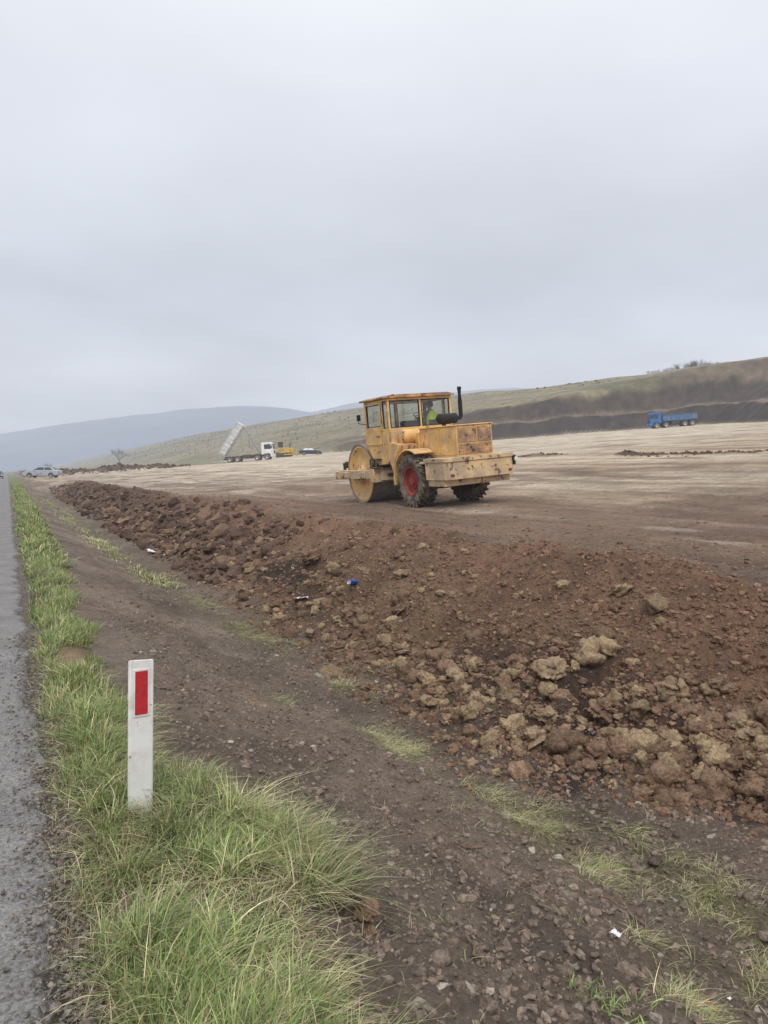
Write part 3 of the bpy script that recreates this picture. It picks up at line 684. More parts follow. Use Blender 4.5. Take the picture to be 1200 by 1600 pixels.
for i in range(6): p.box(-.38,.52,-1.53,-1.523,1.36+i*.036,1.372+i*.036)
p.done("rear_grille_panel",paint_r,hood,.005)
p=PB();p.prism([(-1.0,-.80),(-1.0,-1.66),(-.90,-1.76),(.95,-1.76),(1.05,-1.66),(1.05,-.80)],'Z',.74,1.17)
p.prism([(-.96,-.84),(-.96,-1.60),(.98,-1.60),(.98,-.84)],'Z',.58,.739)
p.prism([(-1.02,-.76),(-1.02,-1.68),(-.91,-1.79),(.96,-1.79),(1.07,-1.68),(1.07,-.76)],'Z',1.171,1.27)
p.box(-.97,1.0,-.80,-.45,1.14,1.19)
for x in (-.7,-.2,.35,.8): p.cyl((x,-1.765,1.0),(x,-1.78,1.0),.03,seg=10)
cw=p.done("counterweight",paint_p,rol,.02)
for sx in (-.82,.88):
    p=PB();p.box(sx-.05,sx+.05,-1.785,-1.762,.82,.88);p.done("tail_lamp",lampr,rol,.01)
p=PB();p.box(1.07,1.12,-1.70,-1.45,.95,1.2);p.cyl((1.095,-1.71,1.10),(1.095,-1.76,1.10),.07);p.done("work_lamp_bracket",dark,rol,.006)
p=PB();p.cyl((1.095,-1.761,1.10),(1.095,-1.775,1.10),.06);p.done("work_lamp",lampw,rol)
p=PB();p.cyl((-.34,-.55,2.25),(.16,-.55,2.25),.135,seg=28);p.cyl((.16,-.55,2.25),(.22,-.55,2.25),.135,.05,seg=28);p.cyl((-.40,-.55,2.25),(-.34,-.55,2.25),.06,.135,seg=28);p.cyl((-.2,-.55,2.06),(-.2,-.55,2.2),.05)
mu=p.done("muffler",black,rol)
p=PB();p.tube([(.2,-.55,2.25),(.31,-.55,2.25),(.335,-.55,2.30),(.338,-.55,2.7),(.34,-.55,3.0),(.338,-.565,3.05)],.055,14);p.done("exhaust_pipe",black,mu)
p=PB();p.cyl((-.85,.60,1.88),(-.12,.60,1.88),.19,seg=32);p.cyl((-.87,.60,1.88),(-.85,.60,1.88),.15,.19,seg=32)
for x in (-.7,-.28): p.cyl((x-.02,.60,1.88),(x+.02,.60,1.88),.197,seg=32)
p.done("air_tank",paint,rol,.01)
p=PB();p.box(-.95,-.5,.35,.84,1.20,1.665);p.done("tool_box",paint_r,rol,.015)
p=PB();p.tube([(-1.03,2.3,2.3),(-1.2,2.45,2.35),(-1.2,2.45,2.45)],.012);p.box(-1.25,-1.13,2.44,2.46,2.42,2.60);p.done("mirror",black,rol,.005)
p=PB();p.tube([(-1.04,.9,1.75),(-1.1,.9,1.8),(-1.1,.9,2.6),(-1.04,.93,2.65)],.013);p.done("grab_rail",paint_p,rol)
p=PB();p.box(.64,1.0,-.6,.5,1.2,1.5);p.done("side_tank",paint_r,rol,.015)
# ------------------------------------------------------------------ DRIVER
def person_mat():
    m=newmat("driver_clothes_and_skin");nt=m.node_tree;N=nt.nodes;K=nt.links
    tc=N.new('ShaderNodeTexCoord');sp=N.new('ShaderNodeSeparateXYZ');K.new(tc.outputs['Object'],sp.inputs[0])
    def gt(i,v):
        g=N.new('ShaderNodeMath');g.operation='GREATER_THAN';g.inputs[1].default_value=v;K.new(sp.outputs[i],g.inputs[0]);return g.outputs[0]
    a=gt(2,.615);b1=gt(1,.405);b2=gt(2,.28)
    mm=N.new('ShaderNodeMath');mm.operation='MULTIPLY';K.new(b1,mm.inputs[0]);K.new(b2,mm.inputs[1])
    mx_=N.new('ShaderNodeMath');mx_.operation='MAXIMUM';K.new(a,mx_.inputs[0]);K.new(mm.outputs[0],mx_.inputs[1])
    c_=N.new('ShaderNodeMix');c_.data_type='RGBA';c_.inputs[6].default_value=(.03,.035,.05,1);c_.inputs[7].default_value=(.30,.16,.11,1);K.new(mx_.outputs[0],c_.inputs[0])
    b=N.new('ShaderNodeBsdfPrincipled');b.inputs['Roughness'].default_value=.7;K.new(c_.outputs[2],b.inputs['Base Color'])
    o=N.new('ShaderNodeOutputMaterial');K.new(b.outputs[0],o.inputs[0]);return m
def person():
    V=[];E=[];Rr=[]
    def v(co,r,par=None):
        V.append(co);Rr.append(r if isinstance(r,tuple) else (r,r))
        if par is not None:E.append((par,len(V)-1))
        return len(V)-1
    pel=v((0,0,.11),(.15,.11));bel=v((0,0,.27),(.135,.10),pel);ch=v((0,.02,.44),(.165,.11),bel);ut=v((0,.02,.53),(.11,.08),ch)
    nk=v((0,.03,.605),.055,ut);ja=v((0,.055,.67),(.065,.075),nk);hd=v((0,.05,.75),(.078,.095),ja);tp=v((0,.04,.83),(.06,.07),hd)
    for sx in (-1,1):
        sh_=v((sx*.19,.02,.53),.062,ut);el=v((sx*.25,.14,.32),.046,sh_);wr=v((sx*.17,.38,.36),.028,el);pa=v((sx*.155,.435,.375),(.036,.018),wr)
        for k in range(4):
            f1=v((sx*(.185-.02*k),.485,.385),.0095,pa);v((sx*(.182-.02*k),.50+.004*(k%2),.35),.008,f1)
        th=v((sx*.12,.43,.40),.011,pa);v((sx*.105,.465,.405),.009,th)
        hp=v((sx*.10,.06,.10),.092,pel);kn=v((sx*.14,.46,.13),.062,hp);an=v((sx*.14,.50,-.30),.042,kn);v((sx*.14,.64,-.35),.04,an)
    me=bpy.data.meshes.new("person");me.from_pydata(V,E,[]);ob=bpy.data.objects.new("person",me);COL.objects.link(ob)
    sk=ob.modifiers.new("skin",'SKIN');sk.use_smooth_shade=True
    if len(me.skin_vertices)==0:
        bpy.context.view_layer.objects.active=ob;ob.select_set(True);bpy.ops.mesh.customdata_skin_add()
    for i,r in enumerate(Rr): me.skin_vertices[0].data[i].radius=r
    me.skin_vertices[0].data[0].use_root=True
    sb=ob.modifiers.new("sub",'SUBSURF');sb.levels=1;sb.render_levels=2
    me.materials.append(person_mat());return ob
per=person()
hv=M("hi_vis_yellow",(.66,.95,.06),.7,.08,10,.1,40);strip=M("reflective_strip",(.7,.7,.68),.4,.05,10,0)
def rings_mesh(name,rows,mat,par,seg=28,cap=False):
    p=PB();rings=[]
    for f in rows: rings.append([p.bm.verts.new(f(2*math.pi*a/seg)) for a in range(seg)])
    for j in range(len(rings)-1):
        for i in range(seg): p.bm.faces.new((rings[j][i],rings[j][(i+1)%seg],rings[j+1][(i+1)%seg],rings[j+1][i]))
    if cap: p.bm.faces.new(rings[-1])
    return p.done(name,mat,par)
prof=[(.06,.185,.145),(.18,.178,.14),(.30,.175,.138),(.42,.205,.15),(.50,.215,.142),(.555,.17,.118),(.59,.085,.085)]
vest=rings_mesh("safety_vest",[(lambda a,z_=z_,rx=rx,ry=ry:(rx*math.cos(a),.012+ry*math.sin(a),z_)) for z_,rx,ry in prof],hv,per)
rings_mesh("reflective_band",[(lambda a,z_=z_:(.186*math.cos(a),.012+.147*math.sin(a),z_)) for z_ in (.235,.28)],strip,vest)
hair=M("dark_knit_cap",(.02,.018,.018),.9,.2,20,.3,60)
rings_mesh("knit_cap",[(lambda a,z_=z_,r=r:(r*.92*math.cos(a),.035+r*1.08*math.sin(a),z_-(.09 if math.sin(a)<.2 and z_<.8 else 0))) for z_,r in ((.775,.098),(.80,.102),(.84,.094),(.87,.07),(.888,.03))],hair,per,24,True)
skinm=M("skin",(.30,.16,.11),.6,.05,20,0)
p=PB();p.cyl((0,.135,.745),(0,.165,.715),.008,.016,seg=10);p.done("nose",skinm,per)
for sx in (-1,1):
    p=PB();xs=sorted((sx*.078,sx*.094));p.box(xs[0],xs[1],.02,.055,.70,.75);p.done("ear",skinm,per,.006)
    p=PB();p.cyl((sx*.032,.128,.752),(sx*.032,.142,.752),.011,seg=10);p.done("eye",black,per)
p=PB();p.box(-.025,.025,.125,.138,.684,.690);p.done("mouth",red,per)
mw=Matrix.Translation((RS,RT,RZ))@Matrix.Rotation(TILT,4,'Y')@Matrix.Translation((.71,1.57,2.02))@Matrix.Rotation(R(30),4,'Z')@Matrix.Scale(.95,4)
per.matrix_world=mw
per["label"]="driver in yellow safety vest seated in the roller cab";per["category"]="person"
# ------------------------------------------------------------------ trucks
def small_wheel(r,wd,name="wheel",rm=rimm):
    w=bpy.data.objects.new(name,None);COL.objects.link(w)
    p=PB();p.lathe([(-wd/2+.03,r*.58),(-wd/2,r*.7),(-wd/2,r*.9),(-wd/2+.04,r),(wd/2-.04,r),(wd/2,r*.9),(wd/2,r*.7),(wd/2-.03,r*.58)],28,axis='Y')
    p.done("tyre",rubber,w)
    p=PB();
    for sg in (-1,1): p.lathe([(sg*(wd/2-.03),r*.6),(sg*(wd/2-.06),r*.5),(sg*(wd/2-.11),r*.3),(sg*(wd/2-.05),r*.22),(sg*(wd/2-.05),.001)],24,axis='Y')
    p.done("rim",rm,w);return w
def truck(loc,rot,label,cabm,bedm,tip,scale,name="dump_truck"):
    e=empty(name,loc,rot,label,"dump truck");e.scale=(scale,)*3
    p=PB();p.box(-4.1,4.0,-.42,-.30,.72,1.02);p.box(-4.1,4.0,.30,.42,.72,1.02)
    for x in (-4.0,-2.3,-.4,1.3,2.6): p.box(x-.06,x+.06,-.3,.3,.75,.98)
    for x in (3.35,1.65,-1.75,-3.1): p.cyl((x,-.95,.53),(x,.95,.53),.09,seg=10)
    p.box(-4.2,-4.1,-1.1,1.1,.55,.72);p.done("chassis",dark,e,.01)
    p=PB();p.prism([(2.45,.95),(2.45,2.95),(2.62,3.02),(4.15,2.98),(4.32,2.85),(4.5,1.75),(4.52,.85),(3.95,.8),(3.85,1.08),(2.95,1.08),(2.85,.9)],'Y',-1.23,1.23)
    cab_=p.done("cab",cabm,e,.05)
    p=PB();p.prism([(4.372,2.70),(4.40,2.72),(4.535,1.80),(4.505,1.78)],'Y',-1.08,1.08);p.done("windscreen",wglass,cab_)
    for sy in (-1,1):
        ys=sorted((sy*1.225,sy*1.24));p=PB();p.prism([(2.95,1.85),(2.95,2.65),(4.05,2.65),(4.25,1.95),(4.0,1.8)],'Y',*ys);p.done("side_window",wglass,cab_)
        p=PB();ys=sorted((sy*1.27,sy*1.42));p.box(4.25,4.33,ys[0],ys[1],1.95,2.55);p.done("mirror",black,cab_)
        p=PB();ys=sorted((sy*.75,sy*1.1));p.box(4.52,4.56,ys[0],ys[1],.72,.9);p.done("headlight",lampw,e)
        p=PB();ys=sorted((sy*.95,sy*1.2));p.box(-.9,.7,ys[0],ys[1],.55,1.1);p.done("side_tank",dark,e,.04)
        p=PB();ys=sorted((sy*.9,sy*1.24));x=1.65
        p.prism([(x-.72,.55),(x-.6,1.0),(x,1.17),(x+.6,1.0),(x+.72,.55),(x+.66,.55),(x+.55,.95),(x,1.11),(x-.55,.95),(x-.66,.55)],'Y',*ys)
        p.done("mudguard",black,e)
    p=PB();p.box(4.0,4.54,-1.22,1.22,.45,.845);p.done("front_bumper",cabm,e,.03)
    p=PB();p.box(4.525,4.535,-.85,.85,1.05,1.55);p.done("grille",black,cab_)
    p=PB();L_=6.2;bh=1.0
    p.prism([(0,0),(L_,0),(L_,bh+.08),(0,bh)],'Y',-1.22,-1.16);p.prism([(0,0),(L_,0),(L_,bh+.08),(0,bh)],'Y',1.16,1.22)
    p.box(0,L_,-1.16,1.16,0,.07);p.box(L_-.07,L_,-1.16,1.16,.07,bh+.22)
    for i in range(9):
        x=.15+i*(L_-.3)/8
        for sy in (-1,1):
            ys=sorted((sy*1.222,sy*1.30));p.box(x-.05,x+.05,ys[0],ys[1],0,bh)
    for sy in (-1,1):
        ys=sorted((sy*1.14,sy*1.31));p.box(0,L_,ys[0],ys[1],bh+.085,bh+.16)
    p.box(0,L_,-.5,-.35,-.16,0);p.box(0,L_,.35,.5,-.16,0)
    bed=p.done("dump_bed",bedm,e,.01,loc=(-4.0,0,1.22),rot=(0,-tip,0))
    p=PB();
    if tip>0.1: p.box(-.02,.05,-1.16,1.16,.08,bh-.05,Matrix.Translation((0,0,bh))@Matrix.Rotation(tip*.8,4,'Y')@Matrix.Translation((0,0,-bh)))
    else: p.box(-.05,-.0,-1.2,1.2,.02,1.05)
    p.done("tailgate",bedm,bed,.01)
    if tip>.1:
        q=Vector((-4.0+math.cos(tip)*6.0,0,1.22+math.sin(tip)*6.0))
        p=PB();b0=Vector((2.15,0,.95));p.cyl(b0,b0.lerp(q,.4),.11,seg=14);p.cyl(b0.lerp(q,.4),b0.lerp(q,.72),.085,seg=14);p.cyl(b0.lerp(q,.72),q,.06,seg=14);p.done("hydraulic_ram",rimm,e)
    w=small_wheel(.53,.34);w.parent=e;first=True
    for x in (3.35,1.65,-1.75,-3.1):
        for sy in (-1,1):
            if first: w.location=(x,sy*1.03,.53);first=False
            else: tree_copy(w,e,(x,sy*1.03,.53))
    return e
def pxy(px,D):
    u=(px-600)/1155; return D*(.891*u+.454),D*(-.454*u+.891)
s0,t0=39.0,130.3
truck((s0,t0,gz(s0,t0)-.05),(0,-SL*.85,R(-27)),"white dump truck with its grey bed raised to tip earth",white,greybed,R(54),1.04)
s0,t0=pxy(1053,133)
truck((s0,t0,gz(s0,t0)-.02),(0,SL*.85,R(180-34)),"blue dump truck with lowered bed below the dark earth cut",blue,bluebed,0,.95)
s0,t0=50.3,143.5
bd_=empty("bulldozer",(s0,t0,gz(s0,t0)),(0,-.07,R(-20)),"yellow bulldozer with cab working on the levelled earth","bulldozer");bd_.scale=(1.1,1.1,1.1)
for sy in (-1,1):
    ys=sorted((sy*.65,sy*1.15));p=PB()
    pts=[(-1.5,.75),(-1.75,.55),(-1.75,.3),(-1.45,.02),(1.35,.02),(1.65,.25),(1.65,.5),(1.4,.7)]
    p.prism(pts,'Y',*ys)
    for i in range(14): x=-1.4+i*.2;p.box(x-.03,x+.03,ys[0]-.01,ys[1]+.01,-.02,.05);p.box(x-.03,x+.03,ys[0]-.01,ys[1]+.01,.70,.77)
    p.done("track",dark,bd_,.02)
p=PB();p.box(-1.6,1.7,-.62,.62,.45,1.0);p.prism([(.1,1.0),(1.75,1.0),(1.75,1.55),(.1,1.75)],'Y',-.5,.5);p.box(-1.8,-.9,-.9,.9,.9,1.5);p.done("body",yellow,bd_,.04)
p=PB();p.prism([(2.35,.1),(2.15,.45),(2.15,.85),(2.35,1.25),(2.42,1.25),(2.27,.85),(2.27,.45),(2.45,.1)],'Y',-1.6,1.6);p.box(.0,2.2,-1.3,-1.18,.3,.5);p.box(.0,2.2,1.18,1.3,.3,.5);p.done("blade",yellow,bd_,.01)
p=PB();p.box(-1.05,.05,-.75,.75,1.5,1.75)
for x in (-1.05,-.05):
    for y in (-.75,.67): p.box(x,x+.09,y,y+.08,1.75,2.85)
p.box(-1.12,.15,-.82,.82,2.851,2.98);cb_=p.done("cab",yellow,bd_,.02)
p=PB();p.box(-1.0,.0,-.70,.70,1.76,2.84);p.done("window",wglass,cb_)
p=PB();p.cyl((1.1,.2,1.6),(1.1,.2,2.4),.06);p.done("exhaust_pipe",black,bd_)
# ------------------------------------------------------------------ cars
def car(loc,rot,label,pm_,group=None,estate=False):
    e=empty("parked_car",loc,rot,label,"car",group)
    p=PB();bp=[(-2.22,.38),(-2.27,.62),(-2.2,.88),(-1.95,.96),(-.9,.98),(1.0,.96),(1.75,.85),(2.15,.70),(2.25,.5),(2.2,.28),(1.78,.26)]
    def arch(x): return [(x+.36*math.cos(a),.31+.36*math.sin(a)) for a in [R(q) for q in (-8,20,50,90,130,160,188)]]
    bp=bp+arch(1.38)+arch(-1.35)+[(-1.8,.3)]
    p.prism(bp,'Y',-.86,.86);body=p.done("body",pm_,e,.06,segs=3)
    p=PB();
    vs=[p.bm.verts.new(q) for q in ((-1.85,-.80,.94),(1.08,-.80,.94),(1.08,.80,.94),(-1.85,.80,.94),(-1.2,-.62,1.42),(.22,-.62,1.42),(.22,.62,1.42),(-1.2,.62,1.42))]
    for f in ((0,1,5,4),(1,2,6,5),(2,3,7,6),(3,0,4,7),(4,5,6,7),(3,2,1,0)): p.bm.faces.new([vs[i] for i in f])
    roof=p.done("cabin",pm_,e,.07,segs=3)
    def quad(name,pts):
        p=PB();p.bm.faces.new([p.bm.verts.new(q) for q in pts]);p.done(name,wglass,roof)
    for sy in (-1,1):
        def sp(x,z_): y=.80-(z_-.94)/.48*.18;return (x,sy*(y+.012),z_)
        quad("side_window",[sp(-.42,1.0),sp(.86,1.0),sp(.26,1.36),sp(-.42,1.36)]);quad("side_window",[sp(-1.6,1.0),sp(-.50,1.0),sp(-.50,1.36),sp(-1.17,1.36)])
        p=PB();ys=sorted((sy*.5,sy*.8));p.box(2.12,2.235,ys[0],ys[1],.56,.70);p.done("headlight",lampw,e,.02)
        p=PB();p.box(-2.275,-2.15,ys[0],ys[1],.68,.84);p.done("tail_lamp",lampr,e,.02)
        p=PB();ys=sorted((sy*.87,sy*1.0));p.box(.72,.84,ys[0],ys[1],.96,1.08);p.done("mirror",pm_,e,.02)
    quad("windscreen",[(1.0,-.70,1.0),(1.0,.70,1.0),(.30,.58,1.385),(.30,-.58,1.385)]);quad("rear_window",[(-1.77,-.70,1.01),(-1.77,.70,1.01),(-1.27,.58,1.385),(-1.27,-.58,1.385)])
    w=small_wheel(.31,.2);w.parent=e;w.location=(1.38,-.77,.31)
    for (x,y) in ((1.38,.77),(-1.35,.77),(-1.35,-.77)): tree_copy(w,e,(x,y,.31))
    return e
s0,t0=pxy(485.5,146);car((s0,t0,gz(s0,t0)),(0,0,R(-24)),"dark saloon car parked on the levelled earth",darkcar)
s0,t0=pxy(67,96);car((s0,t0,gz(s0,t0)+.03),(0,0,R(155)),"silver grey saloon car standing on the earth access ramp",silver)
car((-1.6,165,.02),(0,0,R(-90)),"dark car driving along the asphalt road",darkcar)
# ------------------------------------------------------------------ delineator post
dp=empty("delineator_post",(.545,3.56,gz(.545,3.56)-.12),(R(-.6),R(.4),R(4)),"white roadside marker post with red reflector standing in grass","marker post")
H_=.73-dp.location.z
plast=M("white_post_plastic",(.76,.75,.725),.5,.05,5,.05,30,dirt=(.58,.53,.47),damt=.32,dscale=6,chips=((.30,.24,.19),.13,30))
p=PB()
sec=[(-.058,-.012),(-.052,-.022),(.052,-.022),(.058,-.012),(.040,.045),(.028,.052),(-.028,.052),(-.040,.045)]
p.prism(sec,'Z',0,H_)
for v in p.bm.verts:
    if v.co.z>H_-.01: v.co.z-= .028*(v.co.y+.022)/.074 ; v.co.z-=.006*(v.co.x>0)
p.done("post_body",plast,dp,.005)
redm=M("red_reflector",(.50,.02,.03),.35,.12,60,.25,220,spec=.5)
p=PB();p.box(-.028,.028,-.0275,-.0225,H_-.255,H_-.055);rf=p.done("reflector",redm,dp,.002)
p=PB()
for (x0,x1,z0,z1) in ((-.036,.036,H_-.055,H_-.046),(-.036,.036,H_-.264,H_-.255),(-.036,-.0285,H_-.255,H_-.055),(.0285,.036,H_-.255,H_-.055)): p.box(x0,x1,-.0262,-.0222,z0,z1)
p.done("reflector_frame",plast,dp,.001)
# ------------------------------------------------------------------ litter
canb=M("blue_can_print",(.02,.10,.42),.3,.2,20,.05,40,metal=.4,dirt=(.3,.3,.32),damt=.25,dscale=12);alu=M("can_aluminium",(.6,.6,.6),.3,.05,10,0,metal=.9)
cx,cy=4.42,9.62
e=empty("drinks_can",(cx,cy,gz(cx,cy)+.07),(R(80),R(25),R(-60)),"blue drinks can lying on the brown earth bank","can");e.scale=(1.15,1.15,1.25)
p=PB();p.lathe([(-.11,.026),(-.10,.033),(.10,.033),(.11,.026)],24,axis='Z');p.done("can_body",canb,e)
p=PB();p.lathe([(-.113,.001),(-.108,.022),(-.111,.0265)],24,axis='Z');p.done("can_end",alu,e)
p=PB();p.lathe([(.111,.0265),(.107,.022),(.107,.001)],24,axis='Z');p.done("can_end",alu,e)
paper=M("white_litter_plastic",(.75,.76,.78),.45,.08,20,.1,30,dirt=(.45,.40,.36),damt=.3,dscale=20)
def litter(a,b,r,lab,cat="litter",name="crumpled_litter"):
    n=14;u=np.linspace(-1,1,n);A_,B_=np.meshgrid(u,u);a_=A_.ravel();b_=B_.ravel()
    z_=.35*billow(a_*1.6+a*3,b_*1.6+b*5,3,500)+.12*fbm(a_*4+a,b_*4,2,501)
    ii=np.arange(n*n).reshape(n,n);F=np.stack([ii[:-1,:-1].ravel(),ii[:-1,1:].ravel(),ii[1:,1:].ravel(),ii[1:,:-1].ravel()],1)
    x=a_*(1+.2*vn(b_*2,b_*0+a,5));y=b_*(.6+.15*vn(a_*2,a_*0+b,6))
    o=npmesh(name,np.stack([x,y,z_],1)*r,F,False);o.location=(a,b,gz(a,b)+.012);o.rotation_euler=(.15,.1,a*7)
    o.data.materials.append(paper);o["label"]=lab;o["category"]=cat;o["group"]="scraps of litter"
    sm=o.modifiers.new("sol",'SOLIDIFY');sm.thickness=.002
litter(3.95,10.5,.10,"crumpled white plastic bag on the ditch side");litter(2.5,2.55,.022,"small crumpled white paper scrap on the bare soil")
litter(3.55,20.5,.22,"dirty pale plastic sheet lying in the ditch");litter(3.7,19.5,.12,"dirty pale plastic sheet lying in the ditch");litter(.62,2.25,.010,"tiny white paper scrap caught in the grass");litter(2.72,2.12,.010,"small crumpled white paper scrap on the bare soil");litter(4.5,12.3,.05,"crumpled white plastic bag on the ditch side")
leafm=M("fallen_leaf",(.33,.15,.05),.8,.2,30,.2)
p=PB();p.bm.faces.new([p.bm.verts.new(q) for q in ((0,-.04,0),(.02,-.02,.008),(.028,.01,.012),(0,.045,.02),(-.025,.01,.006),(-.018,-.02,.002))]);lf=p.done("fallen_leaf",leafm,None,loc=(2.55,2.08,gz(2.55,2.08)+.03),rot=(.5,.2,1));lf["label"]="single brown fallen leaf on the soil";lf["category"]="leaf"
twigm=M("dry_twig",(.17,.12,.08),.9,.2,30,.3)
for (a,b,yw,l) in ((3.0,4.45,.5,.22),(2.75,2.75,2.2,.12),(1.55,2.3,1.2,.13),(2.3,3.5,2.8,.1)):
    p=PB();z0=gz(a,b);pts=[]
    for k in range(7):
        q=k/6-.5;xx=a+math.cos(yw)*l*2*q+.012*math.sin(k*2);yy=b+math.sin(yw)*l*2*q+.01*math.cos(k*3);pts.append((xx-a,yy-b,gz(xx,yy)-z0+.015+.01*(k%2)))
    p.tube(pts,[.006,.007,.006,.006,.005,.004,.002],6);p.tube([pts[3],(pts[3][0]+.05,pts[3][1]-.04,pts[3][2]+.03)],[.004,.001],5)
    o=p.done("dry_twig",twigm,None,loc=(a,b,z0));o["label"]="thin dry brown twig lying on the soil";o["category"]="twig";o["group"]="dry twigs on the slope"
# ------------------------------------------------------------------ trees and shrubs
bark=M("bare_branch_bark",(.10,.085,.075),.9,.2,3,.2,L=900);barkd=M("shrub_twigs",(.13,.105,.065),.9,.2,3,.2,L=1500)
def branches(p,root,d,l,r,depth,rnd,spread=.55,first=None):
    P=[root];cur=root.copy();dd=d.copy();n=4
    for i in range(n):
        dd=(dd+Vector((rnd.gauss(0,.12),rnd.gauss(0,.12),rnd.gauss(.03,.08)))).normalized();cur=cur+dd*l/n;P.append(cur.copy())
    p.tube(P,[r*(1-.45*i/n) for i in range(n+1)],5 if depth>1 else 3)
    if depth==0:return
    for k in range(rnd.choice((3,4,4))):
        f=rnd.uniform(.45,1.0);i=min(n-1,int(f*n));q=P[i].lerp(P[i+1],f*n-i)
        nd=(dd+Vector((rnd.gauss(0,spread),rnd.gauss(0,spread),rnd.gauss(.05,spread*.6)))).normalized()
        branches(p,q,nd,l*rnd.uniform(.55,.8),r*.5,depth-1,rnd,spread)
def bare_tree(loc,h,seed,label,name="bare_tree",cat="tree",stems=1,group=None,depth=5):
    rnd=random.Random(seed);e=empty(name,loc,(0,0,0),label,cat,group)
    p=PB();q=PB()
    if stems==1:
        p.tube([(0,0,-.2),(0,.02*h,.12*h),(.01*h,.0,.28*h)],[.035*h,.026*h,.02*h],8);p.done("trunk",bark,e)
        for k in range(6):
            a=k*1.05+rnd.random();branches(q,Vector((.01*h*(k%2),0,h*(.2+.015*k))),Vector((math.cos(a)*.75,math.sin(a)*.75,.9)).normalized(),h*.3,.013*h,depth-1,rnd,.5)
        q.done("crown",bark,e,smooth=False)
    else:
        for k in range(stems):
            a=rnd.random()*6.28;branches(q,Vector((math.cos(a)*.3*h*rnd.random(),math.sin(a)*.3*h*rnd.random(),-.05)),Vector((math.cos(a)*rnd.uniform(.1,.8),math.sin(a)*rnd.uniform(.1,.8),1)).normalized(),h*.42,.010*h,3,rnd,.5)
        q.done("crown",barkd,e,smooth=False)
        p.cyl((0,0,-.2),(0,0,.25*h),.03*h,.02*h,seg=7);p.done("trunk",barkd,e)
    return e
s0,t0=pxy(186,330);bare_tree((s0,t0,gz(s0,t0)+.2),9.0,3,"bare leafless tree with wide crown in the field")
s0,t0=pxy(76,300);bare_tree((s0,t0,gz(s0,t0)-.2),4.6,5,"bare leafless shrub beside the road","bare_shrub","shrub",9)
s0,t0=pxy(36,230);bare_tree((s0,t0,gz(s0,t0)-.2),2.8,6,"bare leafless shrub beside the road","bare_shrub","shrub",9)
sh_list=[]
for k in range(18):
    px=1014+k*7.4+random.uniform(-3,3)
    u=(px-600)/1155;D=(174+random.uniform(-3,4))/(.891*u+.454);a,b=pxy(px,D)
    hh=(1.4+1.9*math.exp(-((px-1085)/38)**2))*random.uniform(.7,1.15)
    if k<4: o=bare_tree((a,b,gz(a,b)-.3),hh,40+k,"dense leafless shrub on the hilltop","bare_shrub","shrub",11,"shrubs on the hill crest");sh_list.append((o,hh))
    else:
        src,h0=sh_list[k%4];o=tree_copy(src,None,(a,b,gz(a,b)-.3),(0,0,random.random()*6));o.scale=(hh/h0*1.2,hh/h0*1.2,hh/h0)
n=3500;u=rng.random(n);t_=130+u**1.3*900;s_=rng.uniform(75,176,n);k=(s_>s_edge(t_)+20)&(fbm(s_*.06,t_*.02,4,132)>.08)&((t_-.9*s_)>15);s_=s_[k];t_=t_[k]
n=len(s_);P=put(s_,t_)
o=scatter("hillside_scrub",P,logn(n,.22,.5,.1,.6),cl(n,(.13,.12,.07),.25,(.115,.095,.065),.3),1,.6,.5);o["kind"]="stuff";o.data.materials.append(clodmat)
rows_s=[];rows_t=[]
for r_ in range(7):
    tt_=np.arange(190,650,6.0);rows_t.append(tt_+rng.normal(0,2.2,len(tt_)));rows_s.append(66+r_*9+tt_*.01+rng.normal(0,1.2,len(tt_)))
rs_=np.concatenate(rows_s);rt_=np.concatenate(rows_t);kk=rng.random(len(rs_))>.35;P=put(rs_[kk],rt_[kk])
ks=len(P)*12;Pm=np.repeat(P,12,0);o=blades("sapling_rows",Pm,np.repeat(rng.uniform(.7,1.8,len(P)),12),np.full(ks,.06),rng.uniform(0,6.28,ks),rng.uniform(.1,.45,ks),np.tile(np.array([[.15,.13,.09]]),(ks,1)));o.data.materials.append(GM)
# ------------------------------------------------------------------ distant hills
def dhill(name,sky,D,thick,L,col):
    xs=np.linspace(sky[0][0],sky[-1][0],260);ys=np.interp(xs,[q[0] for q in sky],[q[1] for q in sky]);rows=12;V=[]
    for r_ in range(rows):
        f=r_/(rows-1);DD=D-thick*(1-f)
        for x,y in zip(xs,ys):
            u=(x-600)/1155;hgt=(735-y)/1155*D*(1-(1-f)**1.8)
            V.append((u,DD,hgt))
    V=np.array(V);hz=V[:,2]+(V[:,2]>5)*fbm(V[:,0]*9,V[:,1]/300,5,600)*D*.004*np.clip(V[:,2]/60,0,1)
    DD=V[:,1];u=V[:,0];X=DD*(.891*u+.454);Y=DD*(-.454*u+.891)
    ii=np.arange(len(V)).reshape(rows,260);F=np.stack([ii[:-1,:-1].ravel(),ii[:-1,1:].ravel(),ii[1:,1:].ravel(),ii[1:,:-1].ravel()],1)
    o=npmesh(name,np.stack([X,Y,hz-3],1),F,True);o["kind"]="structure";o.data.materials.append(M(name+"_hazed_forest",col,.95,.35,.004,0,L=L));return o  # forested hill, with distance haze put into its bluish colour and emission
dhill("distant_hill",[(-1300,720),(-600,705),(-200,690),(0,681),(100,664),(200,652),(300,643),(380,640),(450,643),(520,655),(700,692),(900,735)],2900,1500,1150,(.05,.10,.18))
dhill("distant_hill_ridge",[(200,735),(330,690),(420,660),(480,645),(540,633),(620,624),(740,612),(800,607),(900,612),(1100,650),(1400,735)],4600,1500,1650,(.07,.11,.17))
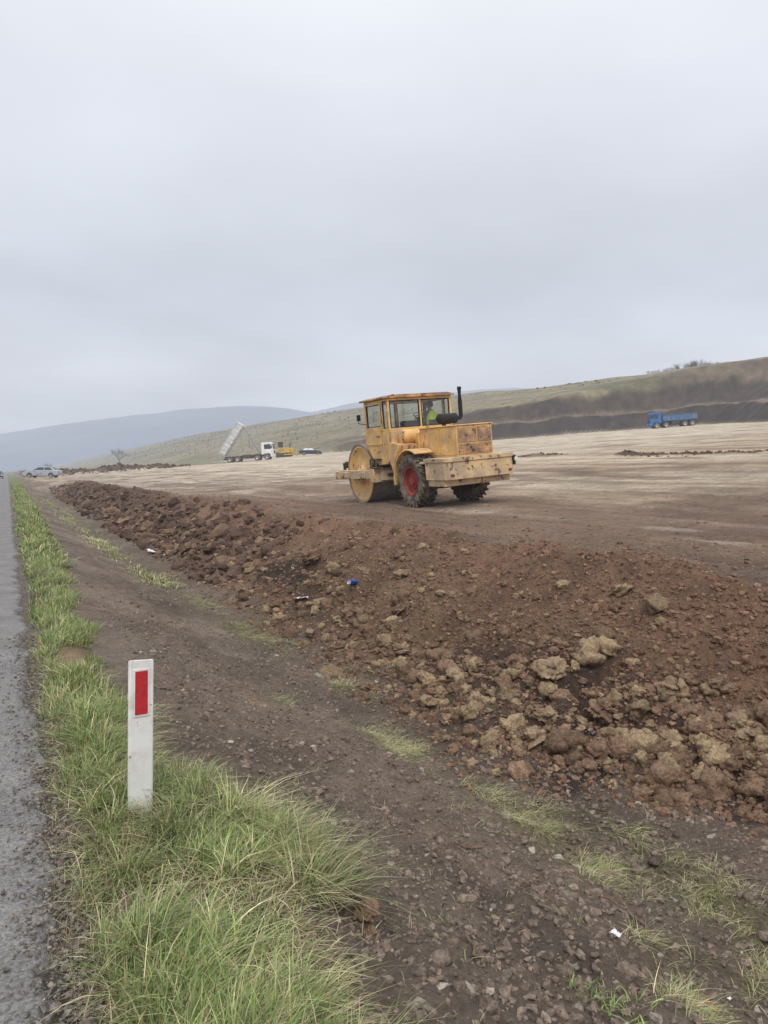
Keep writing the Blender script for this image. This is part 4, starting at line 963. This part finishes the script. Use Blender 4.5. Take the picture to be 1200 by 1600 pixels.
# ------------------------------------------------------------------ world
w=bpy.data.worlds.new("World");scene.world=w;w.use_nodes=True;nt=w.node_tree;N=nt.nodes;K=nt.links;N.clear()
SUN_EL,SUN_AZ=R(48),R(200)
sky=N.new('ShaderNodeTexSky');sky.sky_type='NISHITA';sky.sun_disc=False;sky.sun_elevation=SUN_EL;sky.sun_rotation=SUN_AZ
tc=N.new('ShaderNodeTexCoord');sp=N.new('ShaderNodeSeparateXYZ');K.new(tc.outputs['Generated'],sp.inputs[0])
rp=N.new('ShaderNodeValToRGB');K.new(sp.outputs[2],rp.inputs[0]);cr=rp.color_ramp
stops=[(0.0,(.56,.60,.69)),(.04,(.60,.635,.72)),(.12,(.68,.71,.785)),(.22,(.67,.705,.785)),(.34,(.73,.765,.84)),(.45,(.78,.815,.89)),(.62,(.97,1.0,1.04)),(1.0,(1.42,1.43,1.47))]
while len(cr.elements)<len(stops): cr.elements.new(.5)
for e_,(ps,cc) in zip(cr.elements,stops): e_.position=ps;e_.color=(*cc,1)
ad=N.new('ShaderNodeMath');ad.operation='ADD';ad.inputs[1].default_value=.18;K.new(sp.outputs[2],ad.inputs[0])
dv=N.new('ShaderNodeVectorMath');dv.operation='DIVIDE';K.new(tc.outputs['Generated'],dv.inputs[0])
cmb=N.new('ShaderNodeCombineXYZ');[K.new(ad.outputs[0],cmb.inputs[i]) for i in range(2)];cmb.inputs[2].default_value=1e6;K.new(cmb.outputs[0],dv.inputs[1])
nz=N.new('ShaderNodeTexNoise');nz.inputs['Scale'].default_value=.9;nz.inputs['Detail'].default_value=5;nz.inputs['Roughness'].default_value=.45;K.new(dv.outputs[0],nz.inputs['Vector'])
mr=N.new('ShaderNodeMapRange');mr.inputs[1].default_value=.3;mr.inputs[2].default_value=.7;mr.inputs[3].default_value=8.9;mr.inputs[4].default_value=11.1;K.new(nz.outputs['Fac'],mr.inputs[0])
sc_=N.new('ShaderNodeVectorMath');sc_.operation='SCALE';K.new(rp.outputs[0],sc_.inputs[0]);K.new(mr.outputs[0],sc_.inputs['Scale'])
mx=N.new('ShaderNodeMix');mx.data_type='RGBA';mx.inputs[0].default_value=.95;K.new(sky.outputs[0],mx.inputs[6]);K.new(sc_.outputs[0],mx.inputs[7])
bg=N.new('ShaderNodeBackground');bg.inputs[1].default_value=.1;K.new(mx.outputs[2],bg.inputs[0])
o=N.new('ShaderNodeOutputWorld');K.new(bg.outputs[0],o.inputs[0])
sl=bpy.data.lights.new("sun",'SUN');sl.energy=1.4;sl.angle=R(20);sl.color=(1,.97,.93);so=bpy.data.objects.new("sun",sl);COL.objects.link(so)
dirv=Vector((math.sin(SUN_AZ)*math.cos(SUN_EL),math.cos(SUN_AZ)*math.cos(SUN_EL),math.sin(SUN_EL)))
so.rotation_euler=dirv.to_track_quat('Z','Y').to_euler();so.location=(0,0,50)
# ------------------------------------------------------------------ camera
cd=bpy.data.cameras.new("camera");cd.sensor_fit='VERTICAL';cd.sensor_height=36;cd.lens=1155/1600*36;cd.shift_y=-65/1600;cd.clip_start=.05;cd.clip_end=12000
co=bpy.data.objects.new("camera",cd);COL.objects.link(co);co.location=(0,0,1.6);co.rotation_euler=(R(90),0,-math.acos(.891))
scene.camera=co
scene.view_settings.view_transform='Standard';scene.view_settings.look='None';scene.view_settings.exposure=0
